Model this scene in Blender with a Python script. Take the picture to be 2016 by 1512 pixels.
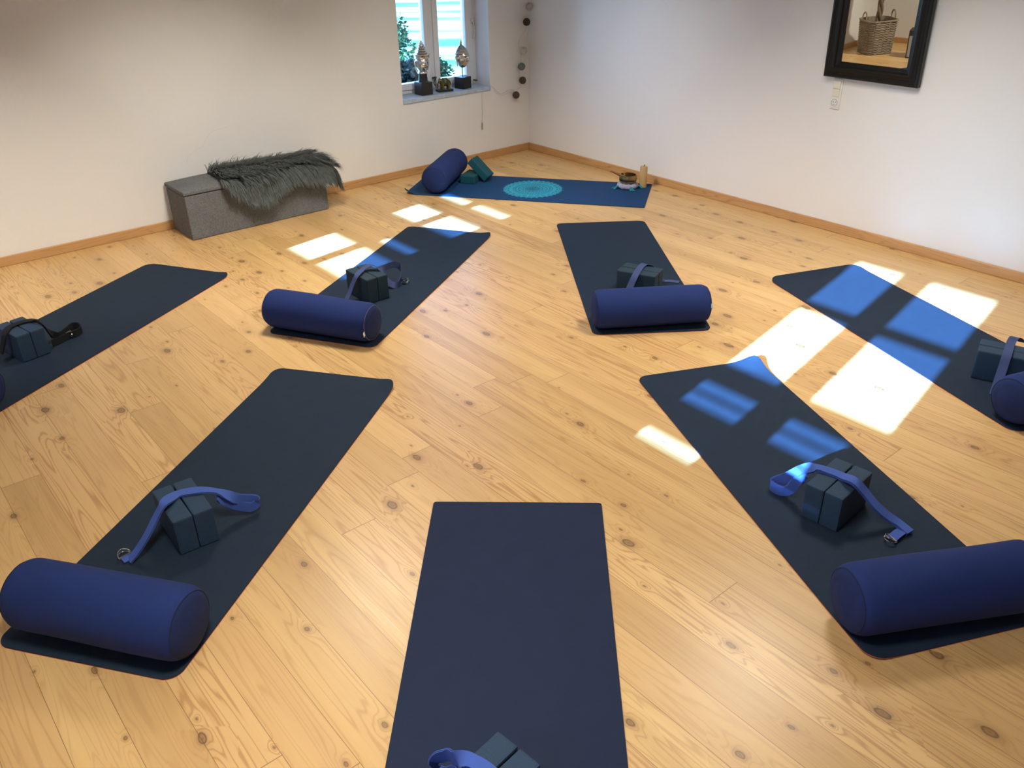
import bpy, bmesh, math, random
from math import sin, cos, pi, radians, sqrt, exp, atan2
from mathutils import Vector, Matrix

SC = bpy.context.scene
COL = SC.collection
for _o in list(bpy.data.objects):
    bpy.data.objects.remove(_o)

# ------------------------------------------------------------------ camera
RIGHT = Vector((0.7661992, -0.6424384, -0.0145511))
UP = Vector((0.3237605, 0.3663724, 0.8723247))
FWD = Vector((0.5550838, 0.6730856, -0.4887104))
CAM = Vector((-5.05898, -5.83433, 1.87756))
cd = bpy.data.cameras.new('camera')
cam = bpy.data.objects.new('camera', cd)
COL.objects.link(cam)
m = Matrix.Identity(4)
for r in range(3):
    m[r][0] = RIGHT[r]; m[r][1] = UP[r]; m[r][2] = -FWD[r]; m[r][3] = CAM[r]
cam.matrix_world = m
cd.sensor_width = 36.0
cd.lens = 36.0 * 1658.25 / 2016
cd.clip_start = 0.05
cd.clip_end = 200
SC.camera = cam

# ------------------------------------------------------------------ view, world, sun
SC.view_settings.view_transform = 'Standard'
SC.view_settings.look = 'None'
SC.view_settings.exposure = 0.0
SC.view_settings.gamma = 1.0
SC.view_settings.use_curve_mapping = False

SKY = 17.0
w = bpy.data.worlds.new('sky')
SC.world = w
w.use_nodes = True
nt = w.node_tree
nt.nodes.clear()
wo = nt.nodes.new('ShaderNodeOutputWorld')
bg = nt.nodes.new('ShaderNodeBackground')
bg.inputs['Strength'].default_value = SKY
gen = nt.nodes.new('ShaderNodeTexCoord')
sp = nt.nodes.new('ShaderNodeSeparateXYZ')
rp = nt.nodes.new('ShaderNodeValToRGB')
rp.color_ramp.elements[0].position = 0.0
rp.color_ramp.elements[0].color = (0.28, 0.54, 1.0, 1)
rp.color_ramp.elements[1].position = 0.8
rp.color_ramp.elements[1].color = (0.16, 0.36, 1.0, 1)
nt.links.new(gen.outputs['Generated'], sp.inputs[0])
nt.links.new(sp.outputs['Z'], rp.inputs[0])
nt.links.new(rp.outputs[0], bg.inputs['Color'])
nt.links.new(bg.outputs[0], wo.inputs[0])

SUN_TAN = 0.38
sd = bpy.data.lights.new('sun', 'SUN')
sd.energy = 112.0
sd.color = (0.18, 0.48, 1.0)
sd.angle = radians(0.40)
sun = bpy.data.objects.new('sun', sd)
COL.objects.link(sun)
sdir = Vector((1, 0.178, -SUN_TAN * sqrt(1 + 0.178 ** 2)))
sun.rotation_euler = sdir.to_track_quat('-Z', 'Y').to_euler()
sun.location = (-12, -6, 6)

LAMP_W = 26.0          # lamp lights and added wall fill are made in ceiling_lamp() and fill_spot()
FILL_W = 5.2
LAMP_COL = (1.0, 0.94, 0.83)

# ------------------------------------------------------------------ room numbers (metres, room corner at 0,0)
XW = -5.75             # wall with the two sunny windows
YF = -7.3              # wall behind the camera
HC = 2.5
TH = 0.30

# ------------------------------------------------------------------ material helpers
def mat(name):
    mt = bpy.data.materials.new(name)
    mt.use_nodes = True
    nt = mt.node_tree
    b = nt.nodes['Principled BSDF']
    return mt, nt, b

def N(nt, typ, **kw):
    n = nt.nodes.new(typ)
    for k, v in kw.items():
        setattr(n, k, v)
    return n

def math_n(nt, op, a, b=None, c=None, clamp=False):
    n = nt.nodes.new('ShaderNodeMath')
    n.operation = op
    n.use_clamp = clamp
    for i, v in enumerate((a, b, c)):
        if v is None:
            continue
        if isinstance(v, (int, float)):
            n.inputs[i].default_value = v
        else:
            nt.links.new(v, n.inputs[i])
    return n.outputs[0]

def mix_n(nt, f, a, b, mode='MIX'):
    n = nt.nodes.new('ShaderNodeMix')
    n.data_type = 'RGBA'
    n.blend_type = mode
    for sock, v in ((n.inputs[0], f), (n.inputs[6], a), (n.inputs[7], b)):
        if isinstance(v, (int, float)):
            sock.default_value = v
        elif isinstance(v, tuple):
            sock.default_value = (*v[:3], 1)
        else:
            nt.links.new(v, sock)
    return n.outputs[2]

def ramp_n(nt, f, stops):
    n = nt.nodes.new('ShaderNodeValToRGB')
    e = n.color_ramp.elements
    while len(e) < len(stops):
        e.new(0.5)
    for el, (p, c) in zip(e, stops):
        el.position = p
        el.color = (*c[:3], 1) if isinstance(c, tuple) else (c, c, c, 1)
    nt.links.new(f, n.inputs[0])
    return n.outputs[0]

def comb_n(nt, x, y, z=0.0):
    n = nt.nodes.new('ShaderNodeCombineXYZ')
    for i, v in enumerate((x, y, z)):
        if isinstance(v, (int, float)):
            n.inputs[i].default_value = v
        else:
            nt.links.new(v, n.inputs[i])
    return n.outputs[0]

def noise_n(nt, vec, scale, detail=2.0, rough=0.5):
    n = nt.nodes.new('ShaderNodeTexNoise')
    n.inputs['Scale'].default_value = scale
    n.inputs['Detail'].default_value = detail
    n.inputs['Roughness'].default_value = rough
    if vec is not None:
        nt.links.new(vec, n.inputs['Vector'])
    return n

def bump_n(nt, b, h, strength, dist=0.002):
    n = nt.nodes.new('ShaderNodeBump')
    n.inputs['Strength'].default_value = strength
    n.inputs['Distance'].default_value = dist
    nt.links.new(h, n.inputs['Height'])
    nt.links.new(n.outputs[0], b.inputs['Normal'])

def simple(name, col, rough=0.6, metal=0.0, var=0.08, scale=40.0, bump=0.0, bscale=200.0, spec=0.5, bdist=0.002):
    """one colour broken up by noise"""
    mt, nt, b = mat(name)
    tc = N(nt, 'ShaderNodeTexCoord')
    ns = noise_n(nt, tc.outputs['Object'], scale, 3)
    lo = tuple(c * (1 - var) for c in col)
    hi = tuple(min(1, c * (1 + var)) for c in col)
    nt.links.new(mix_n(nt, ns.outputs[0], lo, hi), b.inputs['Base Color'])
    b.inputs['Roughness'].default_value = rough
    b.inputs['Metallic'].default_value = metal
    b.inputs['Specular IOR Level'].default_value = spec
    if bump:
        nb = noise_n(nt, tc.outputs['Object'], bscale, 2)
        bump_n(nt, b, nb.outputs[0], bump, bdist)
    return mt

def pine(name, board=0.14, axis=0, dark=(0.45, 0.262, 0.098), light=(0.77, 0.518, 0.215), rough=0.33, seg=2.6, knots=0.62, seams=True, coords='Object'):
    """pine boards: axis 0 means the boards run along Y, 1 along X"""
    mt, nt, b = mat(name)
    tc = N(nt, 'ShaderNodeTexCoord')
    s = N(nt, 'ShaderNodeSeparateXYZ')
    nt.links.new(tc.outputs[coords], s.inputs[0])
    X = s.outputs[0 if axis == 0 else 1]
    Y = s.outputs[1 if axis == 0 else 0]
    if not seams:      # a single moulding: run along X or Y, section over Z
        X = s.outputs[2]
    px = math_n(nt, 'DIVIDE', X, board)
    pi_ = math_n(nt, 'FLOOR', px)
    pf = math_n(nt, 'FRACT', px)
    wn = N(nt, 'ShaderNodeTexWhiteNoise', noise_dimensions='1D')
    nt.links.new(pi_, wn.inputs['W'])
    off = math_n(nt, 'MULTIPLY', wn.outputs['Value'], 7.3)
    yy = math_n(nt, 'ADD', math_n(nt, 'DIVIDE', Y, seg), off)
    si = math_n(nt, 'FLOOR', yy)
    sf = math_n(nt, 'FRACT', yy)
    wn2 = N(nt, 'ShaderNodeTexWhiteNoise', noise_dimensions='2D')
    nt.links.new(comb_n(nt, pi_, si), wn2.inputs['Vector'])
    rid = wn2.outputs['Value']
    ridc = N(nt, 'ShaderNodeSeparateColor')
    nt.links.new(wn2.outputs['Color'], ridc.inputs[0])
    # knots
    kc = comb_n(nt, math_n(nt, 'MULTIPLY', X, 7.6), math_n(nt, 'MULTIPLY', Y, 4.4), 0.0)
    nj = noise_n(nt, tc.outputs[coords], 18, 2)
    kv = N(nt, 'ShaderNodeVectorMath', operation='ADD')
    sc_ = N(nt, 'ShaderNodeVectorMath', operation='SCALE')
    nt.links.new(nj.outputs['Color'], sc_.inputs[0])
    sc_.inputs['Scale'].default_value = 0.10
    nt.links.new(kc, kv.inputs[0])
    nt.links.new(sc_.outputs[0], kv.inputs[1])
    vo = N(nt, 'ShaderNodeTexVoronoi', voronoi_dimensions='2D', feature='F1')
    vo.inputs['Scale'].default_value = 1.0
    nt.links.new(kv.outputs[0], vo.inputs['Vector'])
    vc = N(nt, 'ShaderNodeSeparateColor')
    nt.links.new(vo.outputs['Color'], vc.inputs[0])
    present = math_n(nt, 'GREATER_THAN', vc.outputs[0], knots)
    size = math_n(nt, 'MULTIPLY_ADD', math_n(nt, 'POWER', vc.outputs[1], 1.6), 0.105, 0.022)
    rel = math_n(nt, 'DIVIDE', vo.outputs['Distance'], size)
    core = math_n(nt, 'MULTIPLY', ramp_n(nt, math_n(nt, 'MULTIPLY', rel, 0.4), [(0.0, 0.62), (0.20, 0.50), (0.33, 0.80), (0.41, 0.25), (0.75, 0.08), (1.0, 0.0)]), present)
    halo = math_n(nt, 'MULTIPLY', math_n(nt, 'EXPONENT', math_n(nt, 'MULTIPLY', rel, -0.45)), present)
    # grain
    gx = math_n(nt, 'ADD', math_n(nt, 'MULTIPLY', X, 1.0), math_n(nt, 'MULTIPLY', rid, 13.7))
    gv = comb_n(nt, math_n(nt, 'MULTIPLY', gx, 12.0), math_n(nt, 'MULTIPLY', Y, 0.6), math_n(nt, 'MULTIPLY', rid, 31.0))
    gn = noise_n(nt, gv, 1.0, 2, 0.5)
    ph = math_n(nt, 'ADD', math_n(nt, 'MULTIPLY', gn.outputs[0], 15.0), math_n(nt, 'MULTIPLY', halo, 5.0))
    rings = math_n(nt, 'POWER', math_n(nt, 'MULTIPLY_ADD', math_n(nt, 'SINE', math_n(nt, 'MULTIPLY', ph, 6.283)), 0.5, 0.5), 5.0)
    ringm = math_n(nt, 'MULTIPLY', rings, math_n(nt, 'MULTIPLY_ADD', ridc.outputs[1], 0.55, 0.14))
    fv = comb_n(nt, math_n(nt, 'MULTIPLY', X, 210.0), math_n(nt, 'MULTIPLY', Y, 5.0), rid)
    fine = noise_n(nt, fv, 1.0, 2).outputs[0]
    lv = comb_n(nt, math_n(nt, 'MULTIPLY', gx, 16.0), math_n(nt, 'MULTIPLY', Y, 0.35), rid)
    streak = noise_n(nt, lv, 1.0, 1).outputs[0]
    tone = math_n(nt, 'ADD', math_n(nt, 'MULTIPLY', rid, 0.42), math_n(nt, 'ADD', math_n(nt, 'MULTIPLY', fine, 0.22), math_n(nt, 'MULTIPLY', streak, 0.75)))
    tone = math_n(nt, 'SUBTRACT', tone, 0.22, clamp=True)
    base = mix_n(nt, tone, dark, light)
    red = mix_n(nt, math_n(nt, 'MULTIPLY', ridc.outputs[2], 0.5), base, (0.71, 0.435, 0.20), 'MIX')
    c1 = mix_n(nt, ringm, red, (0.36, 0.165, 0.055))
    c2 = mix_n(nt, math_n(nt, 'MULTIPLY', halo, 0.30), c1, (0.42, 0.20, 0.075))
    c3 = mix_n(nt, core, c2, (0.085, 0.036, 0.016))
    if seams:
        e1 = math_n(nt, 'LESS_THAN', pf, 0.012)
        e2 = math_n(nt, 'LESS_THAN', sf, 0.0010)
        seam = math_n(nt, 'MAXIMUM', e1, e2)
        c3 = mix_n(nt, math_n(nt, 'MULTIPLY', seam, 0.72), c3, (0.13, 0.065, 0.03))
        bump_n(nt, b, math_n(nt, 'MULTIPLY_ADD', seam, -1.0, math_n(nt, 'MULTIPLY', fine, 0.12)), 0.25, 0.001)
    nt.links.new(c3, b.inputs['Base Color'])
    nt.links.new(math_n(nt, 'MULTIPLY_ADD', fine, 0.12, rough - 0.06), b.inputs['Roughness'])
    return mt

# ------------------------------------------------------------------ mesh helpers
def finish(name, bm, material, parent=None, loc=(0, 0, 0), smooth=False, angle=35, bevel=0, bseg=2):
    bmesh.ops.recalc_face_normals(bm, faces=bm.faces)
    me = bpy.data.meshes.new(name)
    bm.to_mesh(me)
    bm.free()
    for mt in (material if isinstance(material, (list, tuple)) else [material]):
        me.materials.append(mt)
    if smooth:
        me.polygons.foreach_set('use_smooth', [True] * len(me.polygons))
        if angle and angle < 180:
            me.set_sharp_from_angle(angle=radians(angle))
    o = bpy.data.objects.new(name, me)
    COL.objects.link(o)
    o.location = loc
    if parent is not None:
        o.parent = parent
    if bevel:
        md = o.modifiers.new('bevel', 'BEVEL')
        md.width = bevel
        md.segments = bseg
        md.limit_method = 'ANGLE'
    return o

def tag(o, label=None, cat=None, group=None, kind=None):
    if label: o['label'] = label
    if cat: o['category'] = cat
    if group: o['group'] = group
    if kind: o['kind'] = kind
    return o

def thing(name, label, cat, loc=(0, 0, 0), rz=0.0, group=None):
    o = bpy.data.objects.new(name, None)
    o.empty_display_size = 0.1
    COL.objects.link(o)
    o.location = loc
    o.rotation_euler = (0, 0, rz)
    return tag(o, label, cat, group)

def struct(name, bm, material, parent=None, **kw):
    o = finish(name, bm, material, parent, **kw)
    if parent is None:
        o['kind'] = 'structure'
    return o

def box(bm, lo, hi, M=None):
    vs = [bm.verts.new((x, y, z)) for x in (lo[0], hi[0]) for y in (lo[1], hi[1]) for z in (lo[2], hi[2])]
    f = [(0, 1, 3, 2), (4, 6, 7, 5), (0, 4, 5, 1), (2, 3, 7, 6), (0, 2, 6, 4), (1, 5, 7, 3)]
    for q in f:
        bm.faces.new([vs[i] for i in q])
    if M is not None:
        bmesh.ops.transform(bm, matrix=M, verts=vs)
    return vs

def lathe(bm, prof, seg=32, M=None, cap=True):
    """profile [(r, z)] turned about Z"""
    rings = []
    new = []
    for r, z in prof:
        if r < 1e-6:
            v = bm.verts.new((0, 0, z)); rings.append([v]); new.append(v)
        else:
            ring = [bm.verts.new((r * cos(2 * pi * k / seg), r * sin(2 * pi * k / seg), z)) for k in range(seg)]
            rings.append(ring); new += ring
    for a, b in zip(rings, rings[1:]):
        if len(a) == 1 and len(b) == 1:
            continue
        for k in range(seg):
            k2 = (k + 1) % seg
            if len(a) == 1:
                bm.faces.new((a[0], b[k], b[k2]))
            elif len(b) == 1:
                bm.faces.new((a[k], a[k2], b[0]))
            else:
                bm.faces.new((a[k], a[k2], b[k2], b[k]))
    if cap:
        for ring in (rings[0], rings[-1]):
            if len(ring) > 2:
                bm.faces.new(ring)
    if M is not None:
        bmesh.ops.transform(bm, matrix=M, verts=new)
    return new

def catmull(P, n=6, closed=False):
    P = [Vector(p) for p in P]
    out = []
    L = len(P)
    rng = range(L if closed else L - 1)
    for i in rng:
        if closed:
            p0, p1, p2, p3 = P[(i - 1) % L], P[i], P[(i + 1) % L], P[(i + 2) % L]
        else:
            p0, p1, p2, p3 = P[max(i - 1, 0)], P[i], P[i + 1], P[min(i + 2, L - 1)]
        for k in range(n):
            t = k / n
            out.append(0.5 * ((2 * p1) + (p2 - p0) * t + (2 * p0 - 5 * p1 + 4 * p2 - p3) * t * t + (3 * p1 - p0 - 3 * p2 + p3) * t ** 3))
    if not closed:
        out.append(P[-1].copy())
    return out

def tube(bm, pts, r, seg=8, closed=False):
    """round tube along points; r number or function of 0..1"""
    pts = [Vector(p) for p in pts]
    n = len(pts)
    rings = []
    prev = None
    for i, p in enumerate(pts):
        a = pts[(i - 1) % n] if (closed or i > 0) else pts[i]
        c = pts[(i + 1) % n] if (closed or i < n - 1) else pts[i]
        t = (c - a).normalized()
        if prev is None:
            u = t.orthogonal().normalized()
        else:
            u = (prev - t * prev.dot(t)).normalized()
        prev = u
        v = t.cross(u)
        rr = r(i / max(1, n - 1)) if callable(r) else r
        rings.append([bm.verts.new(p + (u * cos(2 * pi * k / seg) + v * sin(2 * pi * k / seg)) * rr) for k in range(seg)])
    m = n if closed else n - 1
    for i in range(m):
        a, b = rings[i], rings[(i + 1) % n]
        for k in range(seg):
            bm.faces.new((a[k], a[(k + 1) % seg], b[(k + 1) % seg], b[k]))
    if not closed:
        bm.faces.new(rings[0]); bm.faces.new(rings[-1])

def copy_tree(o, parent=None):
    c = o.copy()
    COL.objects.link(c)
    c.parent = parent
    for ch in [x for x in o.children]:
        copy_tree(ch, c)
    return c

# ------------------------------------------------------------------ materials
M_FLOOR = pine('pine_floorboards')
M_BASE_X = pine('pine_skirting_x', board=0.5, axis=1, seams=False, dark=(0.36, 0.17, 0.058), light=(0.55, 0.30, 0.115), rough=0.4, knots=0.86)
M_BASE_Y = pine('pine_skirting_y', board=0.5, axis=0, seams=False, dark=(0.36, 0.17, 0.058), light=(0.55, 0.30, 0.115), rough=0.4, knots=0.86)
M_WALL = simple('white_plaster', (0.80, 0.775, 0.735), rough=0.9, var=0.02, scale=3, bump=0.35, bscale=26, spec=0.2, bdist=0.004)
M_CEIL = simple('ceiling_paint', (0.48, 0.44, 0.40), rough=0.95, var=0.02, scale=3)
M_FRAME = simple('white_window_paint', (0.78, 0.78, 0.79), rough=0.35, var=0.03, scale=20)
M_SILL = simple('pale_blue_grey_sill', (0.42, 0.50, 0.60), rough=0.35, var=0.35, scale=28)
M_STEEL = simple('polished_steel', (0.75, 0.75, 0.76), rough=0.15, metal=1.0, var=0.04)
M_BLACKM = simple('black_iron', (0.03, 0.03, 0.035), rough=0.4, var=0.2)
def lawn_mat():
    """lawn with stripes of sunlight painted in as paler bands"""
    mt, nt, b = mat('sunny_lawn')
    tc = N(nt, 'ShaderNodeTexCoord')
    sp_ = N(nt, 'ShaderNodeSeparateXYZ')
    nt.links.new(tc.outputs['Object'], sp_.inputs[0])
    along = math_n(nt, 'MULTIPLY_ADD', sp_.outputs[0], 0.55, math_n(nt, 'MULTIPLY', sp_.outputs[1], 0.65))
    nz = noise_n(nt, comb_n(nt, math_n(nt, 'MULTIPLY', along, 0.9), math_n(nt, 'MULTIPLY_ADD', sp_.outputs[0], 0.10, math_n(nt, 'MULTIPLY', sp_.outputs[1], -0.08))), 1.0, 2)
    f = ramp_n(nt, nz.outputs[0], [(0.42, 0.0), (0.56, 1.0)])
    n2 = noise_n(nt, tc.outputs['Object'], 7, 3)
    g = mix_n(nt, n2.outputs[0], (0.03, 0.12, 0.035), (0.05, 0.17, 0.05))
    nt.links.new(mix_n(nt, f, g, (0.34, 0.36, 0.18)), b.inputs['Base Color'])  # pale band colour stands in for light stripes on the grass
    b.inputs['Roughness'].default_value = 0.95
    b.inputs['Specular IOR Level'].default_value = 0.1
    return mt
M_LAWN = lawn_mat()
M_LEAF = simple('shrub_leaves', (0.007, 0.032, 0.0075), rough=0.7, var=0.5, scale=6, spec=0.08)
M_STEM = simple('shrub_stems', (0.06, 0.045, 0.03), rough=0.9, var=0.3)
M_BOARD = simple('blocker_boards', (0.22, 0.18, 0.14), rough=0.8, var=0.25, scale=10)
M_EDGE = simple('orange_underside', (0.62, 0.11, 0.045), rough=0.7, var=0.05)
M_DARKEDGE = simple('black_underside', (0.02, 0.02, 0.022), rough=0.8, var=0.1)
M_PRINT = simple('turquoise_print', (0.012, 0.34, 0.47), rough=0.6, var=0.18, scale=60)
M_FILL = simple('deep_turquoise_print', (0.006, 0.105, 0.235), rough=0.6, var=0.15, scale=60)
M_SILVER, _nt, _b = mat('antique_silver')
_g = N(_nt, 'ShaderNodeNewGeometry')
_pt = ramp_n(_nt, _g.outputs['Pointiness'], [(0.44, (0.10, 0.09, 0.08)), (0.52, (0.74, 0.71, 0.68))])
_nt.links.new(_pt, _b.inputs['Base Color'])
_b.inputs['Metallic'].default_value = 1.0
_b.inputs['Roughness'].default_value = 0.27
M_PLINTH = simple('black_plinth', (0.012, 0.011, 0.011), rough=0.45, var=0.15)
M_BRONZE = simple('old_bronze', (0.20, 0.155, 0.07), rough=0.33, metal=1.0, var=0.4, scale=30)
M_BRASS = simple('bowl_brass', (0.34, 0.255, 0.13), rough=0.3, metal=1.0, var=0.25, scale=25, bump=0.2, bscale=110)
M_MALLET = simple('mallet_wood', (0.30, 0.12, 0.05), rough=0.5, var=0.25, scale=30)
M_CUSH = simple('mauve_grey_cloth', (0.30, 0.30, 0.42), rough=0.95, var=0.35, scale=55, bump=0.5, bscale=90)
M_TASSEL = simple('turquoise_tassel', (0.01, 0.21, 0.26), rough=0.9, var=0.25, scale=80)
M_CANDLE = simple('beige_wax', (0.52, 0.34, 0.15), rough=0.5, var=0.06, scale=20)
M_WICK = simple('burnt_wick', (0.02, 0.015, 0.012), rough=0.9)
M_BLACKW = simple('black_lacquered_wood', (0.008, 0.0075, 0.007), rough=0.36, var=0.25, scale=14, bump=0.1, bscale=60, spec=0.3)
M_PLASTIC = simple('white_plastic', (0.80, 0.79, 0.74), rough=0.35, var=0.02)
M_SWITCH = simple('ivory_plastic', (0.78, 0.74, 0.60), rough=0.35, var=0.02)
M_HOLE = simple('dark_hole', (0.02, 0.02, 0.02), rough=0.8)
M_CORD = simple('clear_grey_cord', (0.62, 0.60, 0.55), rough=0.5, var=0.05)
M_TAG = simple('white_tag_cloth', (0.80, 0.80, 0.78), rough=0.8, var=0.04)
M_WICKER = simple('grey_wicker', (0.27, 0.215, 0.15), rough=0.8, var=0.35, scale=60, bump=0.3, bscale=120)
M_TRUNK = simple('plant_bark', (0.17, 0.12, 0.07), rough=0.9, var=0.35, scale=40, bump=0.5, bscale=70)
M_SOIL = simple('potting_soil', (0.05, 0.035, 0.025), rough=1.0, var=0.5, scale=80, bump=0.6, bscale=60)
M_PLEAF = simple('plant_leaf', (0.05, 0.14, 0.04), rough=0.45, var=0.3, scale=20)
M_SPK = simple('black_vinyl', (0.02, 0.02, 0.022), rough=0.5, var=0.1)
M_GRILLE = simple('grey_grille', (0.30, 0.30, 0.31), rough=0.7, var=0.15, scale=180)
M_FUR = simple('grey_green_fur', (0.098, 0.110, 0.106), rough=0.75, var=0.55, scale=30)
M_HIDE = simple('fur_backing', (0.035, 0.038, 0.037), rough=0.9)

def fabric(name, col, var=0.25, weave=900.0, bump=0.4, wrinkle=0.0, rough=0.9, sheen=0.0):
    mt, nt, b = mat(name)
    tc = N(nt, 'ShaderNodeTexCoord')
    n1 = noise_n(nt, tc.outputs['Object'], weave, 2)
    n2 = noise_n(nt, tc.outputs['Object'], 9, 3)
    lo = tuple(c * (1 - var) for c in col); hi = tuple(min(1, c * (1 + var)) for c in col)
    c = mix_n(nt, math_n(nt, 'MULTIPLY_ADD', n2.outputs[0], 0.25, math_n(nt, 'MULTIPLY', n1.outputs[0], 0.75)), lo, hi)
    nt.links.new(c, b.inputs['Base Color'])
    b.inputs['Roughness'].default_value = rough
    b.inputs['Specular IOR Level'].default_value = 0.25
    if sheen:
        b.inputs['Sheen Weight'].default_value = sheen
        b.inputs['Sheen Roughness'].default_value = 0.5
    h = n1.outputs[0]
    if wrinkle:
        n3 = noise_n(nt, tc.outputs['Object'], 16, 3)
        h = math_n(nt, 'MULTIPLY_ADD', n3.outputs[0], wrinkle, n1.outputs[0])
    bump_n(nt, b, h, bump, 0.0012)
    return mt

M_BOLSTER = fabric('navy_cotton', (0.0118, 0.0265, 0.118), var=0.22, weave=700, bump=0.35, wrinkle=3.0, rough=0.85)
M_BOLSTER_END = fabric('navy_cotton_end', (0.0105, 0.022, 0.090), var=0.22, weave=700, bump=0.5, wrinkle=5.0, rough=0.85)
M_SEAM = simple('seam_piping', (0.16, 0.14, 0.15), rough=0.9)
M_SEAMD = simple('dark_seam', (0.006, 0.009, 0.03), rough=0.9)
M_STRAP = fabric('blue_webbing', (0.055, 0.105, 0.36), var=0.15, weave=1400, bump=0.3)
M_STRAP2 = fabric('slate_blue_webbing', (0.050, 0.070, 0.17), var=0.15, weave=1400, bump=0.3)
M_STRAPB = fabric('black_webbing', (0.010, 0.011, 0.014), var=0.15, weave=1400, bump=0.3)
M_BLOCK = simple('slate_blue_foam', (0.021, 0.045, 0.083), rough=0.75, var=0.16, scale=150, bump=0.25, bscale=420, spec=0.3)
M_BLOCKG = simple('dark_slate_foam', (0.018, 0.038, 0.057), rough=0.75, var=0.16, scale=150, bump=0.25, bscale=420, spec=0.3)
M_TEAL = simple('teal_foam', (0.004, 0.062, 0.085), rough=0.7, var=0.12, scale=150, bump=0.25, bscale=420, spec=0.3)
M_BENCH = fabric('grey_melange_fabric', (0.141, 0.145, 0.147), var=0.75, weave=150, bump=0.5)

def mat_foam(name, col, rough=0.7):
    """yoga mat top: dark foam with a fine dimple pattern"""
    mt, nt, b = mat(name)
    tc = N(nt, 'ShaderNodeTexCoord')
    n2 = noise_n(nt, tc.outputs['Object'], 14, 3)
    n1 = noise_n(nt, tc.outputs['Object'], 420, 2)
    f = math_n(nt, 'MULTIPLY_ADD', n2.outputs[0], 0.5, math_n(nt, 'MULTIPLY', n1.outputs[0], 0.5))
    lo = tuple(c * 0.8 for c in col); hi = tuple(c * 1.2 for c in col)
    nt.links.new(mix_n(nt, f, lo, hi), b.inputs['Base Color'])
    b.inputs['Roughness'].default_value = rough
    b.inputs['Specular IOR Level'].default_value = 0.12
    s = N(nt, 'ShaderNodeSeparateXYZ')
    nt.links.new(tc.outputs['Object'], s.inputs[0])
    dx = math_n(nt, 'SINE', math_n(nt, 'MULTIPLY', s.outputs[0], 700.0))
    dy = math_n(nt, 'SINE', math_n(nt, 'MULTIPLY', s.outputs[1], 700.0))
    h = math_n(nt, 'MULTIPLY', dx, dy)
    bump_n(nt, b, math_n(nt, 'MULTIPLY_ADD', n1.outputs[0], 0.8, h), 0.22, 0.0008)
    return mt

M_MAT = mat_foam('dark_slate_mat', (0.0150, 0.0265, 0.046))
M_MATN = mat_foam('navy_mat', (0.0160, 0.0240, 0.052))
M_MATB = mat_foam('blue_mat', (0.011, 0.047, 0.130))

# window glass: thin pane, mostly clear with a fresnel reflection
M_GLASS = bpy.data.materials.new('window_glass')
M_GLASS.use_nodes = True
_nt = M_GLASS.node_tree
_nt.nodes.clear()
_o = _nt.nodes.new('ShaderNodeOutputMaterial')
_mx = _nt.nodes.new('ShaderNodeMixShader')
_tr = _nt.nodes.new('ShaderNodeBsdfTransparent')
_tr.inputs[0].default_value = (0.95, 0.97, 0.97, 1)
_gl = _nt.nodes.new('ShaderNodeBsdfGlossy')
_gl.inputs['Roughness'].default_value = 0.01
_fr = _nt.nodes.new('ShaderNodeFresnel')
_fr.inputs[0].default_value = 1.5
_nt.links.new(_fr.outputs[0], _mx.inputs[0])
_nt.links.new(_tr.outputs[0], _mx.inputs[1])
_nt.links.new(_gl.outputs[0], _mx.inputs[2])
_nt.links.new(_mx.outputs[0], _o.inputs[0])

M_MIRROR, _nt, _b = mat('mirror_silver')
_b.inputs['Base Color'].default_value = (0.80, 0.80, 0.77, 1)
_b.inputs['Metallic'].default_value = 1.0
_b.inputs['Roughness'].default_value = 0.006

M_LAMP, _nt, _b = mat('lamp_diffuser')
_b.inputs['Base Color'].default_value = (0.9, 0.85, 0.75, 1)
_b.inputs['Emission Color'].default_value = (*LAMP_COL, 1)
_b.inputs['Emission Strength'].default_value = 4.0

# ------------------------------------------------------------------ setting
bm = bmesh.new(); box(bm, (XW - TH, YF - TH, -0.12), (TH, TH, 0.0)); struct('floor', bm, M_FLOOR)
bm = bmesh.new(); box(bm, (XW - TH, YF - TH, HC), (TH, TH, HC + 0.15)); struct('ceiling', bm, M_CEIL)
WZ0, WZ1 = 0.565, 2.23
NX0, NX1 = -1.313, -0.433
PY0, PY1 = -5.36, -4.38          # window near the camera
QY0, QY1 = -2.27, -1.37          # window near the far corner
def build_wall(name, axis, p0, p1, a0, a1, holes):
    bm = bmesh.new()
    xs = sorted({a0, a1, *[h[0] for h in holes], *[h[1] for h in holes]})
    zs = [0.0, WZ0, WZ1, HC]
    def solid(i, k):
        if i < 0 or k < 0 or i >= len(xs) - 1 or k >= 3: return False
        mid = (xs[i] + xs[i + 1]) / 2
        return not (k == 1 and any(h[0] < mid < h[1] for h in holes))
    cache = {}
    def V(a, d, z):
        key = (round(a, 5), round(d, 5), round(z, 5))
        if key not in cache:
            cache[key] = bm.verts.new((a, d, z) if axis == 'x' else (d, a, z))
        return cache[key]
    for i in range(len(xs) - 1):
        for k in range(3):
            if not solid(i, k): continue
            A, B, z0, z1 = xs[i], xs[i + 1], zs[k], zs[k + 1]
            for d in (p0, p1):
                bm.faces.new((V(A, d, z0), V(B, d, z0), V(B, d, z1), V(A, d, z1)))
            if not solid(i - 1, k): bm.faces.new((V(A, p0, z0), V(A, p1, z0), V(A, p1, z1), V(A, p0, z1)))
            if not solid(i + 1, k): bm.faces.new((V(B, p0, z0), V(B, p1, z0), V(B, p1, z1), V(B, p0, z1)))
            if not solid(i, k - 1): bm.faces.new((V(A, p0, z0), V(B, p0, z0), V(B, p1, z0), V(A, p1, z0)))
            if not solid(i, k + 1): bm.faces.new((V(A, p0, z1), V(B, p0, z1), V(B, p1, z1), V(A, p1, z1)))
    return struct(name, bm, M_WALL)

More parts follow.
